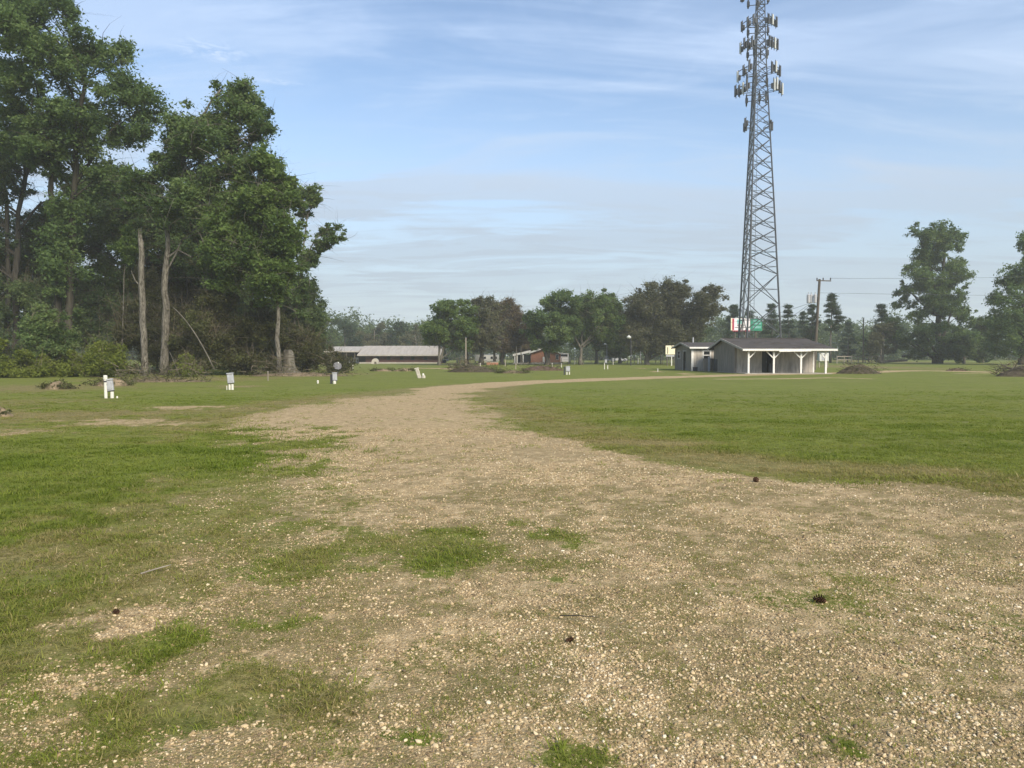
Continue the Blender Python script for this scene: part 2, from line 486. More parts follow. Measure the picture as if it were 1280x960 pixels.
def ground_material():
    m = bpy.data.materials.new('ground'); m.use_nodes = True
    t = NT(m.node_tree)
    geo = t.n('ShaderNodeNewGeometry'); P = geo.outputs['Position']
    ga = t.n('ShaderNodeAttribute', attribute_name='gravel').outputs['Fac']
    da = t.n('ShaderNodeAttribute', attribute_name='dry').outputs['Fac']
    lu = t.n('ShaderNodeAttribute', attribute_name='lush').outputs['Fac']
    th = t.n('ShaderNodeAttribute', attribute_name='thin').outputs['Fac']
    big = t.noise(P, 0.35, 4, 0.6); mid = t.noise(P, 2.3, 5, 0.62); fine = t.noise(P, 17, 4, 0.65); grit = t.noise(P, 70, 3, 0.7)
    v = t.n('ShaderNodeTexVoronoi', ins={'Vector': P, 'Scale': 62.0, 'Randomness': 1.0})
    v2 = t.n('ShaderNodeTexVoronoi', ins={'Vector': P, 'Scale': 135.0, 'Randomness': 1.0})
    sv = t.n('ShaderNodeSeparateColor', ins={0: v.outputs['Color']})
    sv2 = t.n('ShaderNodeSeparateColor', ins={0: v2.outputs['Color']})
    stops = [(0.0, (0.16, 0.115, 0.068)), (0.25, (0.30, 0.215, 0.112)), (0.5, (0.46, 0.342, 0.186)), (0.8, (0.60, 0.47, 0.28)), (1.0, (0.76, 0.65, 0.45))]
    peb = t.mix(0.5, t.ramp(sv.outputs[0], stops), t.ramp(sv2.outputs[1], stops))
    dirt = t.mix(fine, (0.125, 0.090, 0.048), (0.235, 0.175, 0.10))
    crev = t.step(v.outputs['Distance'], 0.22, 0.55)
    bare = t.step(t.m('ADD', t.m('MULTIPLY', mid, 0.6), t.m('MULTIPLY', fine, 0.4)), 0.40, 0.62)
    grav = t.mix(t.m('MULTIPLY', crev, 0.75), peb, dirt)
    grav = t.mix(t.m('MULTIPLY', bare, 0.55), grav, dirt)
    grav = t.mix(t.m('MULTIPLY', t.step(big, 0.35, 0.7), 0.3), grav, (0.40, 0.31, 0.185))
    dl = t.n('ShaderNodeVectorMath', operation='LENGTH', ins={0: P})
    grav = t.mix(0.36, grav, (0.74, 0.555, 0.31))
    spk = t.step(t.m('ADD', t.m('MULTIPLY', fine, 0.55), t.m('MULTIPLY', t.noise(P, 33, 2, 0.6), 0.45)), 0.36, 0.64)
    grav = t.mix(t.m('SUBTRACT', 0.45, t.m('MULTIPLY', spk, 0.45)), grav, (0.19, 0.14, 0.072))
    grav = t.mix(t.m('MULTIPLY', t.step(t.noise(P, 28, 3, 0.7), 0.56, 0.72), 0.6), grav, (0.66, 0.56, 0.39))
    fg2 = t.step(t.m('ADD', t.m('MULTIPLY', fine, 0.45), t.m('MULTIPLY', grit, 0.55)), 0.38, 0.66)
    n7 = t.noise(P, 6.5, 5, 0.78)
    grav = t.mix(t.m('MULTIPLY', t.step(n7, 0.54, 0.40), 0.42), grav, (0.20, 0.15, 0.075))
    grav = t.mix(t.m('MULTIPLY', t.step(n7, 0.52, 0.64), 0.35), grav, (0.72, 0.57, 0.35))
    thatch = t.mix(fg2, (0.060, 0.056, 0.020), (0.20, 0.172, 0.066))
    grav = t.mix(t.m('MULTIPLY', th, t.step(t.m('ADD', fine, t.m('MULTIPLY', grit, 0.5)), 0.55, 0.95, 0.25, 0.85)), grav, thatch)
    fg = t.step(t.m('ADD', t.m('MULTIPLY', fine, 0.45), t.m('MULTIPLY', grit, 0.55)), 0.36, 0.64)
    g1 = t.mix(fg, (0.055, 0.070, 0.014), (0.225, 0.235, 0.060))
    g2 = t.mix(fg, (0.068, 0.098, 0.012), (0.215, 0.26, 0.038))
    grs = t.mix(lu, g1, g2)
    dryc = t.mix(fg, (0.085, 0.072, 0.026), (0.32, 0.255, 0.12))
    df = t.step(t.m('ADD', da, t.m('MULTIPLY', t.m('SUBTRACT', mid, 0.5), 0.9)), 0.15, 0.95)
    grs = t.mix(t.m('MULTIPLY', df, 0.85), grs, dryc)
    ms = t.n('ShaderNodeMapping', ins={0: P, 'Scale': (0.22, 1.0, 1.0), 'Rotation': (0, 0, 0.25)})
    strk = t.noise(ms, 0.75, 5, 0.65)
    grs = t.mix(t.m('MULTIPLY', t.step(big, 0.42, 0.70), 0.55), grs, (0.175, 0.180, 0.052))
    grs = t.mix(t.m('MULTIPLY', t.step(strk, 0.50, 0.68), 0.45), grs, (0.20, 0.19, 0.07))
    grs = t.mix(t.m('MULTIPLY', t.step(t.noise(P, 1.1, 4, 0.6), 0.52, 0.72), 0.40), grs, (0.055, 0.085, 0.015))
    gf = t.m('ADD', ga, t.m('MULTIPLY', t.m('SUBTRACT', fine, 0.5), 1.3))
    gf = t.m('ADD', gf, t.m('MULTIPLY', t.m('SUBTRACT', grit, 0.5), 1.1))
    gf = t.step(t.m('ADD', gf, t.m('MULTIPLY', t.m('SUBTRACT', mid, 0.5), 0.8)), 0.36, 0.64)
    col = t.mix(gf, grs, grav)
    hgt = t.m('ADD', t.m('MULTIPLY', t.m('SUBTRACT', 0.5, v.outputs['Distance']), gf), t.m('MULTIPLY', grit, 0.7))
    bmp = t.n('ShaderNodeBump', ins={'Strength': 0.6, 'Distance': 0.012, 'Height': hgt})
    b = t.n('ShaderNodeBsdfPrincipled', ins={'Base Color': col, 'Roughness': 0.95, 'Specular IOR Level': 0.1, 'Normal': bmp.outputs[0]})
    t.n('ShaderNodeOutputMaterial', ins={0: b.outputs[0]})
    return m

M['ground'] = ground_material()

def build_ground():
    ys = [-400.0, -150, -60, -25, -10, -4, 0, 1.2]
    y = 2.0
    while y < 320:
        ys.append(y); y += max(0.055, 0.0105 * y)
    ys += [400, 520, 700, 950, 1300]
    ys = np.array(ys)
    u = np.concatenate([[-60, -14, -5, -2.6, -1.7, -1.35], np.linspace(-1.15, 1.15, 300), [1.35, 1.7, 2.6, 5, 14, 60]])
    k = np.maximum(np.abs(ys), 0) * 0.78 + 2.2
    k = np.where(ys < 0, 8.0, k)
    X = np.clip(u[None, :] * k[:, None], -1300, 1300); Y = np.repeat(ys[:, None], len(u), 1)
    # spread columns that were clipped together
    for j in range(6):
        X[:, j] = np.minimum(X[:, j], -1300 + j * 3 + 0 * X[:, j]) if j == 0 else X[:, j]
    X[:, 0] = -1400; X[:, -1] = 1400
    for j in (1, 2, 3, 4, 5):
        X[:, j] = np.maximum(X[:, j], -1400 + 8 * j); X[:, -1 - j] = np.minimum(X[:, -1 - j], 1400 - 8 * j)
    x, yv = X.ravel(), Y.ravel()
    g, d, l, th = cover(x, yv)
    V = np.stack([x, yv, gz(x, yv)], 1)
    nr, nc = X.shape
    idx = np.arange(nr * nc).reshape(nr, nc)
    Q = np.stack([idx[:-1, :-1], idx[:-1, 1:], idx[1:, 1:], idx[1:, :-1]], -1).reshape(-1, 4)
    gq = g[Q].mean(1)
    for name, sel in (('gravel_road', gq > 0.42), ('grass_field', gq <= 0.42)):
        q = Q[sel]
        used, inv = np.unique(q, return_inverse=True)
        me = mesh_np(name, V[used], inv.reshape(-1, 4), M['ground'], True, vattr={'gravel': g[used], 'dry': d[used], 'lush': l[used], 'thin': th[used]})
        o = link(name, me)
        o['kind'] = 'structure'

build_ground()

# ------------------------------------------------------------------ scattered gravel and grass
def scatter(name, label, cat, pts, rot, scl, tint, idx, sources, mat):
    me = bpy.data.meshes.new(name)
    me.vertices.add(len(pts)); me.vertices.foreach_set('co', np.ascontiguousarray(pts, dtype=np.float32).ravel())
    a = me.attributes.new('rot', 'FLOAT_VECTOR', 'POINT'); a.data.foreach_set('vector', np.ascontiguousarray(rot, dtype=np.float32).ravel())
    a = me.attributes.new('scl', 'FLOAT_VECTOR', 'POINT'); a.data.foreach_set('vector', np.ascontiguousarray(scl, dtype=np.float32).ravel())
    a = me.attributes.new('tint', 'FLOAT', 'POINT'); a.data.foreach_set('value', np.ascontiguousarray(tint, dtype=np.float32))
    a = me.attributes.new('pick', 'INT', 'POINT'); a.data.foreach_set('value', np.ascontiguousarray(idx, dtype=np.int32))
    me.materials.append(mat)
    o = link(name, me)
    ng = bpy.data.node_groups.new(name + '_scatter', 'GeometryNodeTree')
    ng.interface.new_socket('Geometry', in_out='INPUT', socket_type='NodeSocketGeometry')
    ng.interface.new_socket('Geometry', in_out='OUTPUT', socket_type='NodeSocketGeometry')
    gi = ng.nodes.new('NodeGroupInput'); go = ng.nodes.new('NodeGroupOutput')
    join = ng.nodes.new('GeometryNodeJoinGeometry')
    nodes = []
    for s in sources:
        oi = ng.nodes.new('GeometryNodeObjectInfo'); oi.inputs['Object'].default_value = s; oi.inputs['As Instance'].default_value = True
        nodes.append(oi)
    for oi in reversed(nodes):
        ng.links.new(oi.outputs['Geometry'], join.inputs[0])
    iop = ng.nodes.new('GeometryNodeInstanceOnPoints')
    iop.inputs['Pick Instance'].default_value = True
    def named(nm, ty):
        n = ng.nodes.new('GeometryNodeInputNamedAttribute'); n.data_type = ty; n.inputs[0].default_value = nm
        return n.outputs['Attribute']
    ng.links.new(gi.outputs[0], iop.inputs['Points'])
    ng.links.new(join.outputs[0], iop.inputs['Instance'])
    ng.links.new(named('pick', 'INT'), iop.inputs['Instance Index'])
    e2r = ng.nodes.new('FunctionNodeEulerToRotation')
    ng.links.new(named('rot', 'FLOAT_VECTOR'), e2r.inputs[0])
    ng.links.new(e2r.outputs[0], iop.inputs['Rotation'])
    ng.links.new(named('scl', 'FLOAT_VECTOR'), iop.inputs['Scale'])
    ng.links.new(iop.outputs[0], go.inputs[0])
    md = o.modifiers.new('scatter', 'NODES'); md.node_group = ng
    tag(o, label, cat, kind='stuff')
    return o


def src(name, me):
    return bpy.data.objects.new(name, me)      # source shape, never linked to the scene


def pebble_mesh(rng, mat):
    t = (1 + 5 ** 0.5) / 2
    V = np.array([(-1, t, 0), (1, t, 0), (-1, -t, 0), (1, -t, 0), (0, -1, t), (0, 1, t), (0, -1, -t), (0, 1, -t), (t, 0, -1), (t, 0, 1), (-t, 0, -1), (-t, 0, 1)]) / 1.9
    V = V * rng.uniform(0.72, 1.25, (12, 1))
    Fc = np.array([(0, 11, 5), (0, 5, 1), (0, 1, 7), (0, 7, 10), (0, 10, 11), (1, 5, 9), (5, 11, 4), (11, 10, 2), (10, 7, 6), (7, 1, 8), (3, 9, 4), (3, 4, 2), (3, 2, 6), (3, 6, 8), (3, 8, 9), (4, 9, 5), (2, 4, 11), (6, 2, 10), (8, 6, 7), (9, 8, 1)])
    return mesh_np('pebble', V * 0.5, Fc, mat, True)


def clump_mesh(rng, mat, n, spread, h, wd, lean):
    V, Fc, b = [], [], 0
    for i in range(n):
        a = rng.uniform(0, 6.28); r = spread * rng.uniform(0, 1) ** 0.6
        bx, by = r * math.cos(a), r * math.sin(a)
        dr = a + rng.normal(0, 0.8); hh = h * rng.uniform(0.5, 1.15); L = hh * lean * rng.uniform(0.4, 1.5)
        sx, sy = -math.sin(dr), math.cos(dr)
        for k, (f, ww, z) in enumerate(((0, 1, 0), (0.35, 0.85, 0.62), (1, 0.08, 1.0))):
            cx, cy, cz = bx + math.cos(dr) * L * f, by + math.sin(dr) * L * f, hh * z * (1 - 0.25 * f * lean)
            V.append((cx - sx * wd * ww / 2, cy - sy * wd * ww / 2, cz)); V.append((cx + sx * wd * ww / 2, cy + sy * wd * ww / 2, cz))
        Fc += [(b, b + 1, b + 3, b + 2), (b + 2, b + 3, b + 5, b + 4)]
        b += 6
    return mesh_np('blades', np.array(V), np.array(Fc), mat)


def wedge_points(rng, y0, y1, dens, half=0.72, pad=1.0):
    out = []
    ys = np.linspace(y0, y1, 24)
    for a, b in zip(ys[:-1], ys[1:]):
        mid = (a + b) / 2; hw = half * mid + pad
        n = int((b - a) * 2 * hw * (dens(mid) if callable(dens) else dens))
        out.append(np.stack([rng.uniform(-hw, hw, n), rng.uniform(a, b, n)], 1))
    return np.concatenate(out)


def scatter_gravel():
    rng = np.random.default_rng(21)
    m = bpy.data.materials.new('pebble_stone'); m.use_nodes = True
    t = NT(m.node_tree)
    a = t.n('ShaderNodeAttribute', attribute_name='tint', attribute_type='INSTANCER')
    geo = t.n('ShaderNodeNewGeometry')
    c = t.ramp(a.outputs['Fac'], [(0.0, (0.13, 0.098, 0.062)), (0.25, (0.25, 0.180, 0.094)), (0.5, (0.42, 0.312, 0.172)), (0.75, (0.57, 0.445, 0.265)), (0.93, (0.67, 0.555, 0.37)), (1.0, (0.74, 0.655, 0.50))])
    c = t.mix(t.m('MULTIPLY', t.noise(geo.outputs['Position'], 120, 3), 0.22), c, (0.22, 0.16, 0.10))
    b = t.n('ShaderNodeBsdfPrincipled', ins={'Base Color': c, 'Roughness': 0.8, 'Specular IOR Level': 0.25})
    t.n('ShaderNodeOutputMaterial', ins={0: b.outputs[0]})
    P = wedge_points(rng, 2.3, 17, lambda y: 8500 * min(1, (3.2 / y) ** 1.45))
    g, d, l, th = cover(P[:, 0], P[:, 1])
    cl = fbm(P[:, 0], P[:, 1], 2.6, 3)
    keep = rng.random(len(P)) < np.clip(g * 1.1 - 0.03, 0, 1) * (1 - 0.45 * th) * np.clip(0.40 + 2.4 * (cl - 0.36), 0.15, 1) * np.clip(0.55 + 2.5 * (fbm(P[:, 0] * 1.4, P[:, 1] * 0.5 + 9, 0.9, 3) - 0.36), 0.35, 1)
    P2 = wedge_points(rng, 2.3, 6.5, lambda y: 5200 * min(1, (3.2 / y) ** 1.6))
    g2 = cover(P2[:, 0], P2[:, 1])[0]
    P2 = P2[rng.random(len(P2)) < g2 * 1.1]
    P = P[keep]; n1_ = len(P); P = np.concatenate([P, P2]); n = len(P)
    far = np.clip(P[:, 1] / 8, 0.75, 1.6)
    s = 0.0098 * np.exp(rng.normal(0, 0.40, n)) * (0.85 + 0.15 * far)
    s = np.where(rng.random(n) < 0.006, s * 1.8, s)
    s[n1_:] *= 0.48
    s = np.clip(s, 0.004, 0.024)
    scl = np.stack([s * rng.uniform(0.9, 1.6, n), s * rng.uniform(0.8, 1.2, n), s * rng.uniform(0.5, 0.9, n)], 1)
    pts = np.stack([P[:, 0], P[:, 1], gz(P[:, 0], P[:, 1]) + scl[:, 2] * 0.15], 1)
    rot = np.stack([rng.normal(0, 0.3, n), rng.normal(0, 0.3, n), rng.uniform(0, 6.28, n)], 1)
    tint = np.clip(rng.beta(1.35, 1.35, n) + 0.25 * (fbm(P[:, 0], P[:, 1], 0.9, 2) - 0.5), 0, 1)
    scatter('gravel', 'loose tan and cream river gravel strewn over the road in the foreground', 'gravel', pts, rot, scl, tint, rng.integers(0, 4, n),
            [src('pebble', pebble_mesh(rng, m)) for _ in range(4)], m)


def scatter_grass():
    rng = np.random.default_rng(5)
    m = leaf_material('grass_blade', [(0.0, (0.135, 0.185, 0.018)), (0.35, (0.215, 0.250, 0.040)), (0.6, (0.245, 0.235, 0.068)), (0.8, (0.30, 0.25, 0.10)), (1.0, (0.42, 0.345, 0.175))], 0.4, 'tint', 'INSTANCER')
    short = [src('blades', clump_mesh(rng, m, 13, 0.07, 0.040, 0.0042, 1.5)) for _ in range(4)]
    wide = [src('blades', clump_mesh(rng, m, 22, 0.17, 0.048, 0.0075, 1.4)) for _ in range(4)]
    # near: every tuft on and beside the gravel
    P = wedge_points(rng, 2.3, 9.5, lambda y: 2000 * min(1, (3.6 / y) ** 1.0))
    g, d, l, th = cover(P[:, 0], P[:, 1])
    tuft = fbm(P[:, 0], P[:, 1], 3.1, 3)
    cover_ = np.maximum((1 - g) * 1.05, (0.10 + 0.95 * th) * g)
    keep = rng.random(len(P)) < np.clip(cover_, 0.0, 1) * np.clip(0.45 + 2.2 * (tuft - 0.38), 0.15, 1) + 0.06 * (tuft > 0.45)
    P = P[keep]; d = d[keep]; l = l[keep]; g = g[keep]; n = len(P)
    d = np.where(g > 0.5, 0.30 + 0.5 * rng.random(n), d); l = np.where(g > 0.5, 0.15, l)
    s = np.clip(np.exp(rng.normal(-0.25, 0.42, n)), 0.3, 2.0) * (0.58 + 0.5 * l) * (1 - 0.45 * g)
    tint = np.clip(0.22 + 0.55 * d - 0.16 * l + rng.normal(0, 0.21, n), 0, 1)
    pts = np.stack([P[:, 0], P[:, 1], gz(P[:, 0], P[:, 1]) - 0.004], 1)
    rot = np.stack([rng.normal(0, 0.12, n), rng.normal(0, 0.12, n), rng.uniform(0, 6.28, n)], 1)
    scatter('grass', 'short green and straw coloured grass tufts growing through the near gravel', 'grass', pts, rot, np.repeat(s[:, None], 3, 1), tint, rng.integers(0, 4, n), short, m)
    # lawn further out
    P = wedge_points(rng, 9.5, 40, lambda y: 150 * min(1, (12 / y) ** 1.3))
    g, d, l, th = cover(P[:, 0], P[:, 1])
    keep = rng.random(len(P)) < np.clip((1 - g) * 1.05 - 0.02, 0.0, 1) * (1 - sstep(18, 40, P[:, 1]))
    P = P[keep]; d = d[keep]; l = l[keep]; n = len(P)
    s = rng.uniform(0.55, 1.25, n) * (0.6 + 0.5 * l)
    pv = fbm(P[:, 0] * 0.5, P[:, 1], 0.9, 4) - 0.5
    s = s * (1 - 0.5 * np.clip(pv * 2, -0.4, 0.8))
    tint = np.clip(0.20 + 0.58 * d - 0.15 * l + 0.9 * pv + rng.normal(0, 0.13, n), 0, 1)
    pts = np.stack([P[:, 0], P[:, 1], gz(P[:, 0], P[:, 1]) - 0.004], 1)
    rot = np.stack([rng.normal(0, 0.1, n), rng.normal(0, 0.1, n), rng.uniform(0, 6.28, n)], 1)
    scatter('lawn_grass', 'mown green lawn grass on both sides of the gravel road', 'grass', pts, rot, np.repeat(s[:, None], 3, 1), tint, rng.integers(0, 4, n), wide, m)

scatter_gravel()
scatter_grass()

# ------------------------------------------------------------------ trees
def inside(poly, x, y):
    c = False; n = len(poly)
    for i in range(n):
        (ax, ay), (bx, by) = poly[i], poly[(i + 1) % n]
        if (ay > y) != (by > y) and x < (bx - ax) * (y - ay) / (by - ay) + ax: c = not c
    return c

def edge(poly, x, y):
    m = 1e9; n = len(poly)
    for i in range(n):
        (ax, ay), (bx, by) = poly[i], poly[(i + 1) % n]
        ex, ey = bx - ax, by - ay
        t = max(0, min(1, ((x - ax) * ex + (y - ay) * ey) / (ex * ex + ey * ey + 1e-9)))
        m = min(m, math.hypot(x - ax - t * ex, y - ay - t * ey))
    return m

def puffs(rng, poly, Y, n, r0, r1, depth=0.75):
    """leaf masses filling a surveyed crown outline, spread in depth like a rounded crown"""
    xs = [p[0] for p in poly]; ys = [p[1] for p in poly]
    half = (max(xs) - min(xs)) / 2
    out = []
    tries = 0
    while len(out) < n and tries < n * 60:
        tries += 1
        x, y = rng.uniform(min(xs), max(xs)), rng.uniform(min(ys), max(ys))
        if not inside(poly, x, y): continue
        e = edge(poly, x, y)
        r = rng.uniform(r0, r1)
        if e < r * 0.55: r = max(e * 1.15, r0 * 0.55)
        if any(math.hypot(x - a, y - b) < 0.55 * min(r, c) and rng.random() < 0.8 for a, b, c, _ in out): continue
        dz = rng.uniform(-1, 1) * depth * min(half, e * 1.6 + r0)
        out.append((x, y, r, dz))
    return [(pt(x, y, Y + dz * mpp(Y)), r * mpp(Y)) for x, y, r, dz in out]

def leaves(rng, P, count, size, aspect=0.55, flat=0.8, sub=9, hollow=0.35, upness=0.3):
    """small leaf-spray faces in clumps within the puffs"""
    count = int(count * 4.2); size = size * 0.84
    rr = np.array([r for _, r in P]); w_ = rr ** 2 / (rr ** 2).sum()
    C, T = [], []
    for (c, r), k in zip(P, w_):
        n = max(8, int(count * k))
        ns = max(3, int(sub * 1.8))
        d = rng.normal(size=(ns, 3)); d /= np.linalg.norm(d, axis=1)[:, None]
        sc = d * (rng.uniform(hollow, 1.4, (ns, 1)) ** 0.85) * np.array([1, 1, flat]) * rng.uniform(0.75, 1.25, (1, 3))
        st_ = rng.normal(0, 0.17, ns) + rng.normal(0, 0.14)
        pick = rng.integers(0, ns, n)
        q = np.clip(rng.normal(size=(n, 3)), -1.7, 1.7) * (np.array([0.27, 0.27, 0.19]) * rng.uniform(0.4, 1.6, (n, 1)))
        C.append(np.array(c) + (sc[pick] + q) * r)
        T.append(np.clip(0.45 + st_[pick] + rng.normal(0, 0.13, n), 0, 1))
    C = np.concatenate(C); T = np.concatenate(T); N = len(C)
    u = rng.normal(size=(N, 3)); u[:, 2] *= 0.7; u /= np.linalg.norm(u, axis=1)[:, None]
    a = rng.normal(size=(N, 3)); a[:, 2] += upness
    v = np.cross(u, a); v /= (np.linalg.norm(v, axis=1)[:, None] + 1e-9)
    L = size * rng.uniform(0.6, 1.4, (N, 1)); Wd = L * aspect * rng.uniform(0.7, 1.3, (N, 1))
    V = np.stack([C - u * L * 0.5 + v * Wd * 0.35, C + u * L * 0.5, C - u * L * 0.25 - v * Wd * 0.65], 1).reshape(-1, 3)
    V[:, 2] = np.maximum(V[:, 2], 0.02)
    return V, np.arange(N * 3).reshape(N, 3), T

def strands(rng, P, count, length, wid, droop=0.3, seg=3, up=0.6):
    """thin curved twigs as narrow crossed ribbons"""
    rr = np.array([r for _, r in P]); pr = rr ** 2 / (rr ** 2).sum()
    ci = rng.choice(len(P), count, p=pr)
    Cc = np.array([tuple(P[i][0]) for i in ci]); Rr = rr[ci][:, None]
    q = rng.normal(size=(count, 3)); q /= np.linalg.norm(q, axis=1)[:, None]
    A = Cc + q * Rr * rng.uniform(0, 1, (count, 1)) ** 0.5 * np.array([1, 1, 0.85])
    D = rng.normal(size=(count, 3)); D[:, 2] = np.abs(D[:, 2]) * up + rng.normal(0, 0.3, count); D /= np.linalg.norm(D, axis=1)[:, None]
    L = length * rng.uniform(0.5, 1.5, (count, 1))
    side = np.cross(D, rng.normal(size=(count, 3))); side /= np.linalg.norm(side, axis=1)[:, None] + 1e-9
    bend = rng.normal(size=(count, 3)) * 0.35; bend[:, 2] -= droop
    W0 = wid * rng.uniform(0.5, 1.5, (count, 1))
    rings = []
    for k in range(seg + 1):
        f = k / seg
        p = A + D * L * f + bend * L * f * f
        ww = W0 * (1 - 0.8 * f) * 0.5
        rings.append(np.stack([p - side * ww, p + side * ww], 1))
    V = np.stack(rings, 1).reshape(-1, 3)
    V[:, 2] = np.maximum(V[:, 2], 0.01)
    base = (np.arange(count) * (seg + 1) * 2)[:, None]
    Q = np.concatenate([base + np.array([[2 * k, 2 * k + 1, 2 * k + 3, 2 * k + 2]]) for k in range(seg)], 0)
    return V, Q

def bez(a, b, c, n):
    return [a * (1 - t) ** 2 + b * 2 * t * (1 - t) + c * t * t for t in [i / n for i in range(n + 1)]]

def trunk_points(pxs, Y, jitter=0.0, rng=None):
    pts = [pt(x, y, Y) for x, y in pxs]
    if pxs[0][1] >= 453: pts[0].z = -0.15
    out = []
    for i in range(len(pts) - 1):
        a, b = pts[i], pts[i + 1]
        for k in range(3):
            p = a.lerp(b, k / 3)
            if rng is not None and (i or k): p = p + Vector((rng.normal(0, jitter), rng.normal(0, jitter), 0))
            out.append(p)
    out.append(pts[-1])
    return out

def tree(name, label, Y, trunks, polys, leafmat, barkmat, nleaf, leafsize, r0=10, r1=24, npuff=40, limbs=14, seed=1, group=None, cat='tree', aspect=0.55, flat=0.8, twigs=0, twigmat=None, depth=0.75, flare=1.25, hollow=0.35, bare=False):
    """trunks: list of (pixel polyline, base radius m, top radius m); polys: list of (pixel outline, share)"""
    rng = np.random.default_rng(seed)
    base = pt(trunks[0][0][0][0], trunks[0][0][0][1], Y); base.z = 0
    root = thing(name, label, cat, base, 0, group)
    tb = MB(); tpts = []
    for pxs, ra, rb in trunks:
        p = trunk_points(pxs, Y, ra * 0.28, rng)
        n = len(p)
        rad = [ra + (rb - ra) * (i / (n - 1)) ** 0.85 for i in range(n)]
        rad = [r * rng.uniform(0.88, 1.12) for r in rad]
        if pxs[0][1] >= 453: rad[0] *= flare; rad[1] *= 1 + (flare - 1) * 0.25
        tb.tube([q - base for q in p], rad, 8)
        tpts += [(q, r) for q, r in zip(p, rad)]
    P = []
    for poly, share in polys:
        P += puffs(rng, poly, Y, max(2, int(npuff * share)), r0, r1, depth)
    order = sorted(range(len(P)), key=lambda i: -P[i][1] * rng.uniform(0.5, 1.5))[:limbs]
    for i in order:
        c, r = P[i]
        best, bs = None, 1e9
        for q, tr in tpts[1:]:
            h = math.hypot(q.x - c.x, q.y - c.y)
            s = abs((c.z - q.z) - 0.7 * h) + 0.25 * h + (3 if q.z > c.z else 0)
            if s < bs: best, bs = (q, tr), s
        q, tr = best
        mid = q.lerp(c, 0.5) + Vector((rng.normal(0, 0.08), rng.normal(0, 0.08), rng.uniform(-0.02, 0.10))) * (c - q).length
        r1_ = min(tr * 0.55, 0.02 * (c - q).length + 0.03)
        tb.tube([v - base for v in bez(q, mid, c, 5)], [r1_ * (1 - 0.16 * k) for k in range(6)], 5, False)
        for _ in range(2):
            e = c + Vector(rng.normal(0, 0.6, 3)) * r
            m_ = q.lerp(c, 0.65)
            tb.tube([v - base for v in bez(m_, m_.lerp(e, 0.5) + Vector((0, 0, 0.1 * r)), e, 3)], [r1_ * 0.45, r1_ * 0.35, r1_ * 0.25, r1_ * 0.12], 4, False)
    tb.build('trunk', barkmat, root, True)
    if P and nleaf:
        V, Q, T = leaves(rng, P, nleaf, leafsize, aspect, flat, hollow=hollow)
        V = V - np.array(base)
        link('crown', mesh_np('crown', V, Q, leafmat, fattr={'tint': T}), root)
    if P and twigs:
        V, Q = strands(rng, P, twigs, leafsize * 5, leafsize * 0.09 + 0.01)
        link('twigs', mesh_np('twigs', V - np.array(base), Q, twigmat or barkmat), root)
    return root


def ell(cx, cy, rx, ry, n=14, wob=0.12, seed=0):
    rng = random.Random(seed)
    return [(cx + rx * math.cos(6.2832 * k / n) * rng.uniform(1 - wob, 1 + wob), cy + ry * math.sin(6.2832 * k / n) * rng.uniform(1 - wob, 1 + wob)) for k in range(n)]


# --- the wood on the left
GW = 'tall trees at the edge of the wood'
tree('oak_tree', 'tallest broad oak at the far left with a thick straight trunk', 66,
     [([(86, 468), (86, 400), (88, 310), (92, 235), (100, 165), (108, 100)], 0.42, 0.16), ([(74, 462), (72, 380), (69, 290), (64, 215), (50, 140)], 0.40, 0.14), ([(92, 235), (120, 190), (150, 150)], 0.16, 0.06)],
     [([(-80, -60), (40, -40), (72, -2), (108, 6), (124, 24), (150, 38), (160, 62), (160, 88), (178, 108), (200, 132), (190, 162), (197, 192), (172, 208), (150, 222), (112, 232), (70, 228), (40, 205), (0, 195), (-60, 180)], 0.93), ([(64, 400), (62, 260), (70, 226), (104, 226), (100, 300), (96, 400)], 0.14)],
     M['leaf_oak'], M['bark'], 26000, 0.34, 9, 24, 92, 44, 11, GW, twigs=1500, twigmat=M['bark_dark'])
tree('pine_tree', 'dark tree with twin trunks at the extreme left edge of the wood', 72,
     [([(18, 468), (19, 380), (22, 290), (30, 220), (45, 190)], 0.34, 0.14), ([(8, 467), (10, 360), (8, 250), (0, 170)], 0.27, 0.12), ([(22, 290), (50, 255), (75, 245)], 0.14, 0.05)],
     [([(-90, 170), (10, 175), (50, 185), (66, 220), (52, 238), (20, 250), (-20, 262), (-90, 270)], 0.7), ([(-60, 300), (0, 290), (30, 300), (10, 330), (-40, 335)], 0.2)],
     M['leaf_dark'], M['bark_dark'], 7000, 0.32, 6, 18, 60, 30, 12, GW, twigs=1800, twigmat=M['bark_dark'])
tree('oak_tree', 'tall open oak with a pale bare trunk beside the broken snag', 62,
     [([(205, 474), (205, 400), (206, 345), (211, 290), (222, 215), (244, 155), (276, 112)], 0.36, 0.07), ([(206, 325), (222, 312), (240, 322)], 0.10, 0.05), ([(206, 345), (228, 300), (262, 285)], 0.08, 0.03)],
     [([(266, 100), (286, 94), (306, 104), (324, 120), (343, 148), (334, 176), (312, 182), (296, 170), (280, 140)], 0.2), ([(213, 134), (236, 124), (262, 128), (285, 150), (300, 178), (330, 196), (316, 236), (296, 262), (262, 286), (215, 292), (178, 276), (148, 252), (166, 214), (196, 192), (208, 172)], 0.8)],
     M['leaf_oak'], M['bark_pale'], 17000, 0.31, 9, 21, 80, 34, 13, GW, twigs=1300, twigmat=M['bark_grey'])
